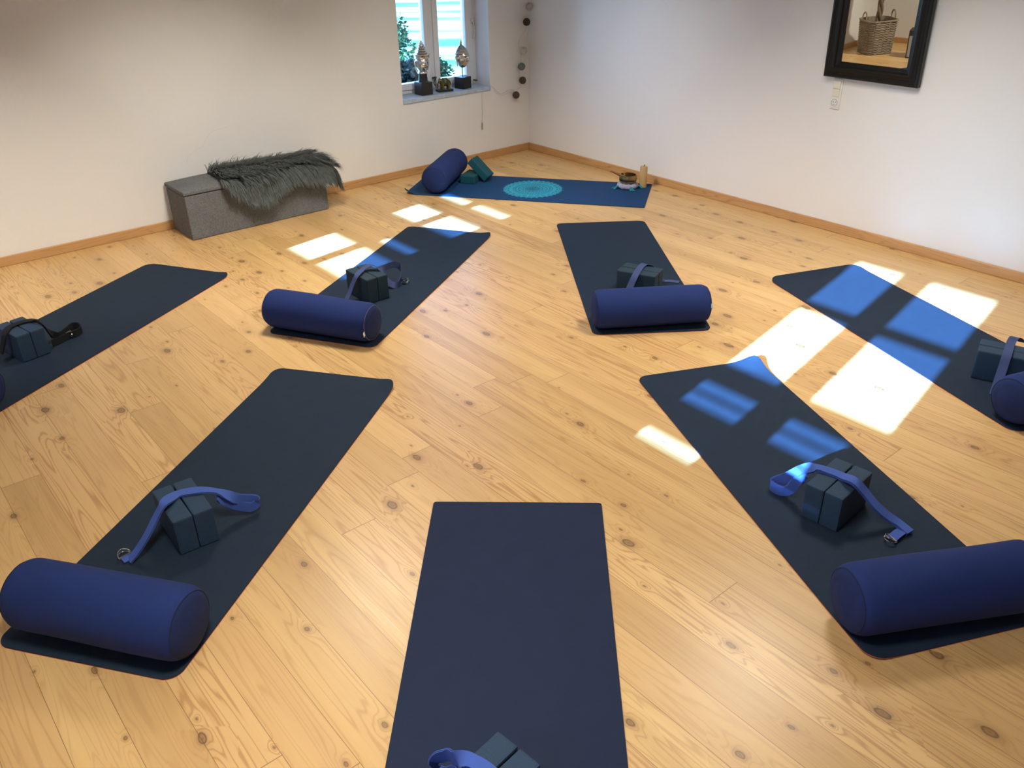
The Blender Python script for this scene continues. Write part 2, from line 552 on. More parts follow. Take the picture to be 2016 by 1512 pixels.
build_wall('wall_back', 'x', 0.0, TH, XW - TH, 0.0, [(NX0, NX1)])
build_wall('wall_left', 'y', XW - TH, XW, YF, 0.0, [(PY0, PY1), (QY0, QY1)])
build_wall('wall_right', 'y', 0.0, TH, YF - TH, TH, [])
build_wall('wall_front', 'x', YF - TH, YF, XW - TH, 0.0, [])

BH, BT = 0.060, 0.015
def base_bm(lo, hi):
    bm = bmesh.new(); box(bm, lo, hi); return bm
struct('baseboard_back', base_bm((XW, -BT, 0), (0, 0, BH)), M_BASE_X, bevel=0.004)
struct('baseboard_right', base_bm((-BT, YF, 0), (0, -BT, BH)), M_BASE_Y, bevel=0.004)
struct('baseboard_left', base_bm((XW, YF, 0), (XW + BT, -BT, BH)), M_BASE_Y, bevel=0.004)
struct('baseboard_front', base_bm((XW + BT, YF, 0), (-BT, YF + BT, BH)), M_BASE_X, bevel=0.004)

# fine plaster crack above the bench (a real groove line on the wall)
crack = [(-3.09, 0, 0.415), (-3.07, 0, 0.455), (-3.0, 0, 0.50), (-2.96, 0, 0.505), (-2.92, 0, 0.56), (-2.87, 0, 0.60), (-2.82, 0, 0.605), (-2.76, 0, 0.61)]
bm = bmesh.new()
tube(bm, [(x, -0.0002, z) for x, y, z in crack], 0.0005, 4)
struct('trim_1', bm, simple('plaster_crack', (0.55, 0.53, 0.49), rough=0.95))

# ------------------------------------------------------------------ windows
def window(name, axis, a0, a1, d0, mull, bars, stile=0.055, sill=True, handle=False):
    """frame set in a wall opening. axis x: opening along x, outdoors = +d ; axis y: opening along y, outdoors = -d"""
    sg = 1 if axis == 'x' else -1
    def B(bm, A, Bb, z0, z1, e0, e1):
        lo, hi = min(d0 + sg * e0, d0 + sg * e1), max(d0 + sg * e0, d0 + sg * e1)
        if axis == 'x': box(bm, (A, lo, z0), (Bb, hi, z1))
        else: box(bm, (lo, A, z0), (hi, Bb, z1))
    root = bpy.data.objects.new(name, None)
    COL.objects.link(root)
    root['kind'] = 'structure'
    zb = WZ0 + 0.035
    ft = 0.035
    bm = bmesh.new()
    B(bm, a0, a0 + ft, zb, WZ1, 0.0, 0.09); B(bm, a1 - ft, a1, zb, WZ1, 0.0, 0.09)
    B(bm, a0 + ft, a1 - ft, zb, zb + 0.03, 0.0, 0.09); B(bm, a0 + ft, a1 - ft, WZ1 - ft, WZ1, 0.0, 0.09)
    m0, m1 = mull
    cm = (m0 + m1) / 2
    B(bm, cm - 0.022, cm + 0.022, zb + 0.03, WZ1 - ft, 0.0, 0.09)
    finish('window_frame', bm, M_FRAME, root, bevel=0.004)
    for A, Bb in ((a0 + ft, cm - 0.022), (cm + 0.022, a1 - ft)):
        l = stile if A < cm - 0.03 and A == a0 + ft else max(0.02, m1 - cm - 0.022)
        r = max(0.02, cm - 0.022 - m0) if A == a0 + ft else stile
        bm = bmesh.new()
        z0, z1 = zb + 0.03, WZ1 - ft
        B(bm, A, A + l, z0, z1, -0.012, 0.045); B(bm, Bb - r, Bb, z0, z1, -0.012, 0.045)
        B(bm, A + l, Bb - r, z0, z0 + 0.05, -0.012, 0.045); B(bm, A + l, Bb - r, z1 - 0.05, z1, -0.012, 0.045)
        for zc, hw in bars:
            B(bm, A + l, Bb - r, zc - hw, zc + hw, -0.004, 0.04)
        finish('casement', bm, M_FRAME, root, bevel=0.004)
        bm = bmesh.new()
        B(bm, A + l - 0.004, Bb - r + 0.004, z0 + 0.046, z1 - 0.046, 0.018, 0.022)
        finish('pane', bm, M_GLASS, root)
    if sill:
        bm = bmesh.new()
        if axis == 'x': box(bm, (a0, -0.012, WZ0), (a1, d0 + 0.02, WZ0 + 0.034))
        else: box(bm, (d0 - 0.02, a0, WZ0), (XW + 0.012, a1, WZ0 + 0.034))
        finish('window_sill', bm, M_SILL, root, bevel=0.005)
    return root, B

w1, _B = window('window_1', 'x', NX0, NX1, 0.185, (-0.955, -0.815), [(1.62, 0.02)], stile=0.075)
bm = bmesh.new()                       # casement stays and a latch on the middle and right stiles
tube(bm, [(-0.872, 0.165, 0.70), (-0.885, 0.15, 0.70), (-0.90, 0.155, 0.66), (-0.89, 0.15, 0.635), (-0.875, 0.16, 0.65), (-0.872, 0.165, 0.70)], 0.004, 6)
box(bm, (-0.90, 0.160, 0.692), (-0.865, 0.176, 0.704))
finish('window_hook', bm, M_BLACKM, w1)
bm = bmesh.new()
tube(bm, [(-0.478, 0.170, 1.10), (-0.475, 0.15, 1.09), (-0.470, 0.145, 1.03), (-0.474, 0.15, 0.975), (-0.486, 0.155, 0.965)], 0.005, 6)
box(bm, (-0.487, 0.155, 1.075), (-0.465, 0.176, 1.115))
finish('window_handle', bm, M_STEEL, w1)
bm = bmesh.new()
box(bm, (-0.478, 0.135, 0.628), (-0.462, 0.176, 0.636))
finish('window_hook', bm, M_BLACKM, w1)
PX = XW - 0.15
window('window_2', 'y', PY0, PY1, PX, (-4.91, -4.75), [(1.461, 0.033), (1.833, 0.02)], stile=0.045)
window('window_3', 'y', QY0, QY1, PX, (-1.81, -1.765), [(1.461, 0.033), (1.833, 0.02)], stile=0.045)

# ------------------------------------------------------------------ outdoors
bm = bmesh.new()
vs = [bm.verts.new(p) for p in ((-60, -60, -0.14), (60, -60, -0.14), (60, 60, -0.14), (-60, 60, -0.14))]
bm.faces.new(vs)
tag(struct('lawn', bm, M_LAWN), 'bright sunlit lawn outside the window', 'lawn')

def shrub(loc, rx, ry, h, n, seed, label, size=0.05, mt=None, zb=0.2):
    rng = random.Random(seed)
    root = thing('garden_shrub', label, 'shrub', loc, 0, None)
    bm = bmesh.new()
    for k in range(n):
        a = rng.uniform(0, 2 * pi); u = rng.random() ** 0.4
        t = rng.random()
        prof = sqrt(max(0.05, 1 - (2 * t - 0.75) ** 2 / 1.7))
        lump = 1 + 0.25 * sin(3 * a + 5 * t + seed)
        p = Vector((rx * u * cos(a) * prof * lump, ry * u * sin(a) * prof * lump, zb * h + (1 - zb) * h * t))
        d = Vector((rng.uniform(-1, 1), rng.uniform(-1, 1), rng.uniform(-0.3, 1))).normalized()
        s = d.orthogonal().normalized()
        L = size * rng.uniform(0.7, 1.4)
        nn = d.cross(s)
        q = [p, p + d * L * 0.5 + s * L * 0.3 + nn * L * 0.08, p + d * L, p + d * L * 0.5 - s * L * 0.3 + nn * L * 0.08]
        vs = [bm.verts.new(v) for v in q]
        bm.faces.new(vs)
    finish('foliage', bm, mt or M_LEAF, root)
    bm = bmesh.new()
    for k in range(7):
        a = rng.uniform(0, 2 * pi)
        tube(bm, [(0.04 * cos(a), 0.04 * sin(a), 0), (rx * 0.25 * cos(a), ry * 0.25 * sin(a), h * 0.4), (rx * 0.55 * cos(a), ry * 0.55 * sin(a), h * 0.8)], lambda t: 0.018 * (1 - 0.7 * t), 6)
    finish('stem', bm, M_STEM, root)
    return root
shrub((0.45, 3.3, -0.14), 0.55, 0.62, 1.06, 5200, 3, 'large leafy green shrub behind the left window pane', zb=0.08)
shrub((1.18, 3.1, -0.14), 0.20, 0.22, 0.46, 1500, 5, 'small leafy green shrub low behind the right window pane', zb=0.08)

shrub((0.08, 1.95, -0.14), 0.34, 0.22, 0.66, 4200, 9, 'added dark low bush standing in for shade close behind the left window pane', zb=0.03, mt=simple('shade_leaves', (0.0045, 0.0055, 0.0030), rough=0.8, var=0.4, scale=6, spec=0.1), size=0.06)  # added bush, leaves coloured near black for shrub shade and room reflection

def screen(y0, y1, x, rails, label, posts):  # unseen slats added outside to cut the window sunlight into stripes
    root = thing('sun_blocker', label, 'sun blocker', (x, (y0 + y1) / 2, -0.14))
    for z0, z1, a, b in rails:
        bm = bmesh.new(); box(bm, (-0.012, a - (y0 + y1) / 2, z0 + 0.14), (0.012, b - (y0 + y1) / 2, z1 + 0.14))
        finish('board', bm, M_BOARD, root)
    for py in posts:
        bm = bmesh.new(); box(bm, (-0.072, py - 0.035 - (y0 + y1) / 2, 0), (-0.013, py + 0.035 - (y0 + y1) / 2, max(q[1] for q in rails) + 0.16))
        finish('post', bm, M_BOARD, root)
    return root

STRAPS = {
 1: ([[-4.312, -4.863, 0.158, 0.993, 0.12, 0.0], [-4.317, -4.814, 0.158, 0.993, 0.12, 0.0], [-4.328, -4.781, 0.16, 0.993, 0.12, 0.0], [-4.336, -4.755, 0.15, 0.702, 0.085, 0.707], [-4.338, -4.728, 0.125, 0.0, 0.0, 1.0], [-4.335, -4.694, 0.1, 0.0, 0.0, 1.0], [-4.348, -4.677, 0.09, 0.0, 0.0, 1.0], [-4.36, -4.668, 0.07, 0.0, 0.0, 1.0], [-4.359, -4.676, 0.05, 0.0, 0.0, 1.0], [-4.348, -4.699, 0.05, 0.0, 0.0, 1.0], [-4.339, -4.722, 0.07, 0.0, 0.0, 1.0], [-4.351, -4.758, 0.1, 0.0, 0.0, 1.0]], None),
 2: ([[-4.668, -3.34, 0.01, 0.054, 0.999, 0.0], [-4.633, -3.343, 0.04, 0.054, 0.999, 0.0], [-4.595, -3.347, 0.084, 0.054, 0.999, 0.0], [-4.552, -3.338, 0.131, 0.054, 0.999, 0.0], [-4.518, -3.338, 0.169, 0.054, 0.999, 0.0], [-4.465, -3.291, 0.152, 0.054, 0.999, 0.0], [-4.424, -3.3, 0.152, 0.054, 0.999, 0.0], [-4.383, -3.324, 0.152, 0.054, 0.999, 0.0], [-4.344, -3.344, 0.14, 0.054, 0.999, 0.0], [-4.313, -3.358, 0.115, 0.038, 0.706, 0.707], [-4.279, -3.362, 0.085, 0.0, 0.0, 1.0], [-4.243, -3.36, 0.066, 0.0, 0.0, 1.0], [-4.221, -3.367, 0.055, 0.0, 0.0, 1.0], [-4.222, -3.374, 0.046, 0.0, 0.0, 1.0], [-4.247, -3.374, 0.04, 0.0, 0.0, 1.0], [-4.284, -3.361, 0.058, 0.0, 0.0, 1.0], [-4.317, -3.357, 0.09, 0.0, 0.0, 1.0], [-4.345, -3.351, 0.125, 0.038, 0.706, 0.707]], [-4.674, -3.306, 0.014]),
 3: ([[-3.035, -1.94, 0.01, -0.003, 1.0, 0.0], [-3.007, -1.943, 0.048, -0.003, 1.0, 0.0], [-2.981, -1.949, 0.103, -0.003, 1.0, 0.0], [-2.958, -1.964, 0.152, -0.003, 1.0, 0.0], [-2.896, -1.927, 0.163, -0.003, 1.0, 0.0], [-2.851, -1.937, 0.178, -0.003, 1.0, 0.0], [-2.825, -1.957, 0.168, -0.003, 1.0, 0.0], [-2.806, -1.971, 0.152, -0.002, 0.707, 0.707], [-2.752, -1.937, 0.14, 0.0, 0.0, 1.0], [-2.673, -1.885, 0.12, 0.0, 0.0, 1.0], [-2.632, -1.878, 0.098, 0.0, 0.0, 1.0], [-2.636, -1.907, 0.07, 0.0, 0.0, 1.0], [-2.66, -1.933, 0.04, 0.0, 0.0, 1.0], [-2.696, -1.954, 0.022, 0.0, 0.0, 1.0], [-2.726, -1.943, 0.03, -0.002, 0.707, 0.707], [-2.744, -1.91, 0.05, -0.002, 0.707, 0.707]], [-2.623, -1.932, 0.014]),
 4: ([[-1.878, -2.962, 0.031, -0.355, 0.935, 0.0], [-1.841, -2.961, 0.089, -0.355, 0.935, 0.0], [-1.813, -2.961, 0.132, -0.355, 0.935, 0.0], [-1.765, -2.942, 0.152, -0.355, 0.935, 0.0], [-1.7, -2.908, 0.152, -0.355, 0.935, 0.0], [-1.67, -2.907, 0.156, -0.355, 0.935, 0.0], [-1.642, -2.918, 0.14, -0.355, 0.935, 0.0], [-1.615, -2.939, 0.102, -0.355, 0.935, 0.0], [-1.506, -2.9, 0.012, -0.935, -0.355, 0.0], [-1.476, -2.932, 0.01, -0.935, -0.355, 0.0], [-1.447, -2.979, 0.01, -0.935, -0.355, 0.0]], None),
 5: ([[-1.423, -4.729, 0.01, -0.316, 0.949, 0.0], [-1.386, -4.718, 0.048, -0.316, 0.949, 0.0], [-1.344, -4.707, 0.107, -0.316, 0.949, 0.0], [-1.308, -4.697, 0.158, -0.316, 0.949, 0.0], [-1.216, -4.67, 0.152, -0.316, 0.949, 0.0], [-1.146, -4.65, 0.152, -0.316, 0.949, 0.0], [-1.111, -4.649, 0.158, -0.316, 0.949, 0.0], [-1.005, -4.634, 0.11, -0.316, 0.949, 0.0], [-0.87, -4.615, 0.04, -0.316, 0.949, 0.0]], None),
 6: ([[-2.717, -4.622, 0.14, 0.704, 0.062, 0.707], [-2.721, -4.589, 0.085, 0.0, 0.0, 1.0], [-2.73, -4.57, 0.045, 0.0, 0.0, 1.0], [-2.738, -4.544, 0.03, 0.0, 0.0, 1.0], [-2.738, -4.507, 0.03, 0.0, 0.0, 1.0], [-2.72, -4.5, 0.036, 0.0, 0.0, 1.0], [-2.707, -4.534, 0.066, 0.0, 0.0, 1.0], [-2.709, -4.572, 0.11, 0.0, 0.0, 1.0], [-2.714, -4.606, 0.148, 0.704, 0.062, 0.707], [-2.684, -4.631, 0.152, 0.996, 0.088, 0.0], [-2.669, -4.673, 0.152, 0.996, 0.088, 0.0], [-2.662, -4.72, 0.152, 0.996, 0.088, 0.0], [-2.685, -4.776, 0.172, 0.996, 0.088, 0.0], [-2.663, -4.808, 0.136, 0.996, 0.088, 0.0], [-2.647, -4.845, 0.095, 0.996, 0.088, 0.0], [-2.617, -4.881, 0.054, 0.996, 0.088, 0.0], [-2.595, -4.915, 0.03, 0.996, 0.088, 0.0], [-2.597, -4.962, 0.018, 0.996, 0.088, 0.0]], [-2.681, -4.933, 0.014]),
 7: ([[-4.644, -1.463, 0.059, -0.211, 0.977, 0.0], [-4.624, -1.465, 0.1, -0.211, 0.977, 0.0], [-4.605, -1.462, 0.141, -0.211, 0.977, 0.0], [-4.571, -1.41, 0.152, -0.211, 0.977, 0.0], [-4.511, -1.385, 0.152, -0.211, 0.977, 0.0], [-4.463, -1.397, 0.152, -0.211, 0.977, 0.0], [-4.439, -1.441, 0.143, -0.211, 0.977, 0.0], [-4.419, -1.424, 0.095, -0.149, 0.691, 0.707], [-4.392, -1.379, 0.045, 0.0, 0.0, 1.0], [-4.361, -1.374, 0.03, 0.0, 0.0, 1.0], [-4.322, -1.334, 0.026, 0.0, 0.0, 1.0], [-4.278, -1.291, 0.026, 0.0, 0.0, 1.0], [-4.252, -1.314, 0.026, 0.0, 0.0, 1.0], [-4.257, -1.367, 0.026, 0.0, 0.0, 1.0], [-4.289, -1.395, 0.026, 0.0, 0.0, 1.0], [-4.333, -1.403, 0.026, 0.0, 0.0, 1.0], [-4.384, -1.429, 0.026, 0.0, 0.0, 1.0], [-4.415, -1.439, 0.026, 0.0, 0.0, 1.0]], [-4.318, -1.385, 0.02]),
}

def stack(z0, z1, step=0.14):
    out = []
    n = max(1, round((z1 - z0) / step))
    for i in range(n):
        out.append((z0 + (z1 - z0) * i / n, z0 + (z1 - z0) * (i + 1) / n))
    return out
def rails_from(solids, a, b):
    r = []
    for z0, z1 in solids:
        r += [(p, q, a, b) for p, q in stack(z0, z1)]
    return r
SX = -6.5
def ZF(x): return SUN_TAN * sqrt(1 + 0.178 ** 2) * (x - SX)
def solids(gaps, top):
    z = -0.14; out = []
    for g0, g1 in gaps:
        out.append((z, ZF(g0))); z = ZF(g1)
    if top > z: out.append((z, top))
    return out
def filler(g, a, b):
    return [(ZF(g[0]), ZF(g[1]), a, b)]
screen(-5.75, -4.25, SX, rails_from(solids([(-2.82, -2.73), (-2.655, -2.63), (-2.45, -2.345), (-2.33, -2.225)], ZF(-2.10)), -5.75, -4.25)
       + filler((-2.82, -2.73), -5.75, -4.87) + filler((-2.45, -2.345), -5.75, -5.285) + filler((-2.33, -2.225), -5.75, -5.285),
       'added slatted wooden sun blocker outside the window near the camera', (-5.7, -4.3))
screen(-2.75, -1.25, SX, rails_from(solids([(-2.86, -2.48), (-2.34, -2.255), (-2.215, -2.125), (-1.95, -1.69), (-1.46, -1.38)], 2.45), -2.75, -1.25)
       + filler((-2.34, -2.255), -1.90, -1.25) + filler((-2.215, -2.125), -1.90, -1.25),
       'added tall slatted wooden sun blocker outside the window near the basket', (-2.7, -2.62, -1.3))

# ------------------------------------------------------------------ ceiling lamps and added wall fill spots (out of the picture, they light the room)
def ceiling_lamp(x, y, where, power):
    r = thing('ceiling_lamp', 'round flat ceiling lamp %s' % where, 'lamp', (x, y, HC), 0, 'round ceiling lamps')
    bm = bmesh.new()
    lathe(bm, [(0.32, 0.0), (0.32, -0.035), (0.305, -0.045), (0.29, -0.045), (0.29, 0.0)], 40)
    finish('housing', bm, M_PLASTIC, r, smooth=True)
    bm = bmesh.new()
    lathe(bm, [(0.288, -0.03), (0.26, -0.052), (0.16, -0.066), (0.0, -0.07)], 40)
    finish('diffuser', bm, M_LAMP, r, smooth=True)
    ld = bpy.data.lights.new('lamp_light', 'AREA')
    ld.shape = 'DISK'; ld.size = 0.56; ld.energy = power; ld.spread = radians(124); ld.color = LAMP_COL
    lo = bpy.data.objects.new('lamp_light', ld)
    COL.objects.link(lo)
    lo.location = (0, 0, -0.085); lo.parent = r
    return r
ceiling_lamp(-3.0, -1.9, 'above the two mats by the grey bench', LAMP_W * 1.1)
ceiling_lamp(-1.6, -3.9, 'above the shaded mat', LAMP_W)
ceiling_lamp(-4.5, -4.6, 'above the front centre mat', LAMP_W)

def fill_spot(x, y, tx, ty, tz, where, power):
    """an unseen drum spot added to brighten the foot of a wall"""
    r = thing('fill_spot', 'added white fill spotlight turned towards %s' % where, 'lamp', (x, y, HC), 0, 'added fill spotlights')
    d = (Vector((tx, ty, tz)) - Vector((x, y, HC - 0.10))).normalized()
    q = d.to_track_quat('-Z', 'Y')
    bm = bmesh.new()
    lathe(bm, [(0.045, 0.0), (0.045, -0.012), (0.012, -0.014), (0.012, -0.06)], 24)
    finish('bracket', bm, M_PLASTIC, r, smooth=True)
    bm = bmesh.new()
    lathe(bm, [(0.0, 0.07), (0.10, 0.07), (0.125, 0.05), (0.125, -0.06), (0.118, -0.06), (0.118, 0.0), (0.0, 0.005)], 32, M=Matrix.Translation((0, 0, -0.11)) @ q.to_matrix().to_4x4(), cap=False)
    finish('housing', bm, M_PLASTIC, r, smooth=True, angle=40)
    ld = bpy.data.lights.new('fill_light', 'AREA')
    ld.shape = 'DISK'; ld.size = 0.23; ld.energy = power; ld.color = LAMP_COL; ld.spread = radians(62)  # added fill, makes the walls brighter towards the floor
    lo = bpy.data.objects.new('fill_light', ld)
    COL.objects.link(lo)
    lo.location = Vector((0, 0, -0.11)) + d * 0.062
    lo.rotation_euler = q.to_euler(); lo.parent = r
for x, where, k in ((-4.9, 'the wall left of the bench', 1.5), (-3.1, 'the wall behind the bench', 0.8), (-1.3, 'the wall below the window', 0.8)):
    fill_spot(x, -2.3, x, -0.35, 0.0, where, FILL_W * k)
for y, where, k in ((-1.5, 'the wall by the candle', 0.9), (-3.3, 'the wall below the mirror', 0.7), (-5.1, 'the wall right of the mirror', 0.3)):
    fill_spot(-2.3, y, -0.35, y, 0.0, where, FILL_W * k)

# ------------------------------------------------------------------ yoga mats
def yoga_mat(FL, FR, L, label, top, under, r=0.05, curls=(), W=0.61, group='yoga mats laid out on the floor', name='yoga_mat', H=0.006, cat='yoga mat'):
    FL = Vector((*FL, 0)); FR = Vector((*FR, 0))
    ax = (FR - FL).normalized()
    rz = atan2(ax.y, ax.x)
    near = Vector((ax.y, -ax.x, 0))
    c = (FL + FR) / 2 + near * (L / 2)
    root = thing(name, label, cat, c, rz, group)
    nx, ny = 24, 60
    # denser rows near both ends and edges
    def spread(n): return [0.5 - 0.5 * cos(pi * (i / n)) if True else i / n for i in range(n + 1)]
    us = [(-1 + 2 * t) * W / 2 for t in spread(nx)]
    vs_ = [(-1 + 2 * t) * L / 2 for t in spread(ny)]
    def place(x, y):
        ex_, ey_ = abs(x) - (W / 2 - r), abs(y) - (L / 2 - r)
        if ex_ > 0 and ey_ > 0:           # square corner -> round corner
            a, b = ex_ / r, ey_ / r
            d = sqrt(a * a + b * b)
            mx = max(a, b)
            k = mx / d if d > 0 else 1
            x = (W / 2 - r + a * k * r) * (1 if x > 0 else -1)
            y = (L / 2 - r + b * k * r) * (1 if y > 0 else -1)
        z = 0.0
        for kind, sx, sy, h, dist in curls:
            if kind == 'corner':
                dd = sqrt((x - sx * W / 2) ** 2 + (y - sy * L / 2) ** 2)
            else:                          # 'edge': whole short end
                dd = abs(y - sy * L / 2)
            if dd < dist:
                z += h * (1 - dd / dist) ** 2
        return x, y, z
    def layer(name, z0, z1, mt):
        bm = bmesh.new()
        g0 = []; g1 = []
        for y in vs_:
            a = []; b = []
            for x in us:
                X, Y, Z = place(x, y)
                a.append(bm.verts.new((X, Y, z0 + Z))); b.append(bm.verts.new((X, Y, z1 + Z)))
            g0.append(a); g1.append(b)
        for j in range(ny):
            for i in range(nx):
                bm.faces.new((g1[j][i], g1[j][i + 1], g1[j + 1][i + 1], g1[j + 1][i]))
                bm.faces.new((g0[j][i], g0[j + 1][i], g0[j + 1][i + 1], g0[j][i + 1]))
        for i in range(nx):
            bm.faces.new((g0[0][i], g0[0][i + 1], g1[0][i + 1], g1[0][i]))
            bm.faces.new((g0[ny][i + 1], g0[ny][i], g1[ny][i], g1[ny][i + 1]))
        for j in range(ny):
            bm.faces.new((g0[j + 1][0], g0[j][0], g1[j][0], g1[j + 1][0]))
            bm.faces.new((g0[j][nx], g0[j + 1][nx], g1[j + 1][nx], g1[j][nx]))
        return finish(name, bm, mt, root, smooth=True)
    layer('underside', 0.0005, H * 0.42, under)
    layer('mat_surface', H * 0.42, H, top)
    return root
LM = 1.754
yoga_mat((-3.711, -3.740), (-3.256, -4.146), LM, 'navy yoga mat in front centre with square corners and no bolster in view', M_MATN, M_DARKEDGE, r=0.012)
yoga_mat((-3.686, -2.413), (-3.326, -2.906), LM, 'dark slate yoga mat at front left under blocks with a bright blue strap', M_MAT, M_EDGE, r=0.05,
         curls=(('edge', 0, 1, 0.016, 0.16), ('corner', 1, 1, 0.016, 0.10)))
yoga_mat((-2.037, -1.083), (-1.717, -1.603), LM, 'dark slate yoga mat nearest the bench with sunlight across its far end', M_MAT, M_EDGE, r=0.045,
         curls=(('corner', 1, 1, 0.022, 0.12),))
yoga_mat((-1.254, -1.726), (-0.763, -2.089), LM, 'dark slate yoga mat at far right of centre, wholly in shade', M_MAT, M_EDGE, r=0.045)
yoga_mat((-1.024, -3.284), (-0.457, -3.506), LM, 'dark slate yoga mat at far right crossed by the large sun patch', M_MAT, M_EDGE, r=0.06,
         curls=(('edge', 0, 1, 0.012, 0.12),))
yoga_mat((-2.462, -3.583), (-1.910, -3.842), LM, 'dark slate yoga mat at front right with short sun stripes and a raised corner', M_MAT, M_EDGE, r=0.05,
         curls=(('corner', 1, 1, 0.04, 0.15), ('corner', -1, -1, 0.012, 0.15)))
yoga_mat((-3.637, -0.577), (-3.325, -1.102), LM, 'dark slate yoga mat at the left edge below the grey bench', M_MAT, M_EDGE, r=0.06,
         curls=(('corner', 1, 1, 0.016, 0.12),))
# the teacher's mat: long side along the picture
FLm, FRm = Vector((-0.542, -1.891, 0)), Vector((-0.052, -1.528, 0))
axm = (FRm - FLm).normalized(); nm = Vector((axm.y, -axm.x, 0))
# its end by the candle is the edge FLm-FRm; the mat runs away from it towards the bolster
m8 = yoga_mat((FRm.x, FRm.y), (FLm.x, FLm.y), 1.83, 'blue yoga mat with a turquoise mandala near the corner of the room', M_MATB, M_DARKEDGE, r=0.012,
              curls=(('corner', 1, -1, 0.05, 0.10), ('corner', -1, -1, 0.018, 0.10)))

def mandala(parent, cx, cy, R, z):
    bm = bmesh.new()
    def poly(pts):
        bm.faces.new([bm.verts.new((cx + x, cy + y, z)) for x, y in pts])
    def ring(r0, r1, n=96, wob=0, k=0):
        for i in range(n):
            a, b = 2 * pi * i / n, 2 * pi * (i + 1) / n
            wa, wb = 1 + wob * sin(k * a), 1 + wob * sin(k * b)
            poly([(r0 * wa * cos(a), r0 * wa * sin(a)), (r1 * wa * cos(a), r1 * wa * sin(a)), (r1 * wb * cos(b), r1 * wb * sin(b)), (r0 * wb * cos(b), r0 * wb * sin(b))])
    def petals(n, r0, r1, wd, ph=0.0, hollow=0.0):
        for i in range(n):
            a = 2 * pi * (i + ph) / n
            u = (cos(a), sin(a)); v = (-sin(a), cos(a))
            out = []; M = 8
            for s in (1, -1):
                for j in range(M + 1):
                    t = j / M if s == 1 else 1 - j / M
                    w_ = wd * sin(pi * t) ** 0.8 * s if 0 < t < 1 else 0
                    rr = r0 + (r1 - r0) * t
                    out.append((u[0] * rr + v[0] * w_, u[1] * rr + v[1] * w_))
            pts = []
            for p in out:
                if not pts or (abs(p[0] - pts[-1][0]) + abs(p[1] - pts[-1][1])) > 1e-6:
                    pts.append(p)
            if abs(pts[0][0] - pts[-1][0]) + abs(pts[0][1] - pts[-1][1]) < 1e-6: pts.pop()
            if hollow:
                c0 = (sum(p[0] for p in pts) / len(pts), sum(p[1] for p in pts) / len(pts))
                inn = [(c0[0] + (p[0] - c0[0]) * hollow, c0[1] + (p[1] - c0[1]) * hollow) for p in pts]
                for j in range(len(pts)):
                    k = (j + 1) % len(pts)
                    poly([pts[j], pts[k], inn[k], inn[j]])
            else:
                poly(pts)
    def dots(n, r, s, ph=0.0):
        for i in range(n):
            a = 2 * pi * (i + ph) / n
            poly([(r * cos(a) + s * cos(q * pi / 3), r * sin(a) + s * sin(q * pi / 3)) for q in range(6)])
    petals(8, 0.0 * R + 0.01, 0.17 * R, 0.018 * R / 0.24)
    dots(16, 0.22 * R, 0.018 * R)
    ring(0.255 * R, 0.285 * R)
    petals(16, 0.30 * R, 0.47 * R, 0.040 * R, 0, 0.45)
    petals(16, 0.33 * R, 0.45 * R, 0.026 * R, 0.5)
    ring(0.475 * R, 0.52 * R)
    dots(40, 0.55 * R, 0.018 * R)
    ring(0.575 * R, 0.60 * R)
    petals(24, 0.61 * R, 0.80 * R, 0.062 * R, 0, 0.5)
    petals(24, 0.65 * R, 0.77 * R, 0.026 * R, 0)
    petals(24, 0.60 * R, 0.76 * R, 0.030 * R, 0.5)
    ring(0.80 * R, 0.835 * R, 144, 0.014, 24)
    petals(36, 0.835 * R, 0.95 * R, 0.050 * R, 0, 0.4)
    petals(36, 0.85 * R, 0.91 * R, 0.022 * R, 0.5)
    dots(36, 0.975 * R, 0.014 * R)
    return finish('mandala_print', bm, M_PRINT, parent)
loc = m8.matrix_basis.inverted() @ Vector((-0.828, -0.996, 0))
mp = mandala(m8, loc.x, loc.y, 0.245, 0.0064)
mp['label'] = 'turquoise mandala print'
bm = bmesh.new()
bm.faces.new([bm.verts.new((loc.x + 0.226 * (1 + 0.02 * cos(36 * a)) * cos(a), loc.y + 0.226 * (1 + 0.02 * cos(36 * a)) * sin(a), 0.0062)) for a in [2 * pi * k / 216 for k in range(216)]])
finish('mandala_ground', bm, M_FILL, m8)['label'] = 'deeper turquoise ground of the mandala'

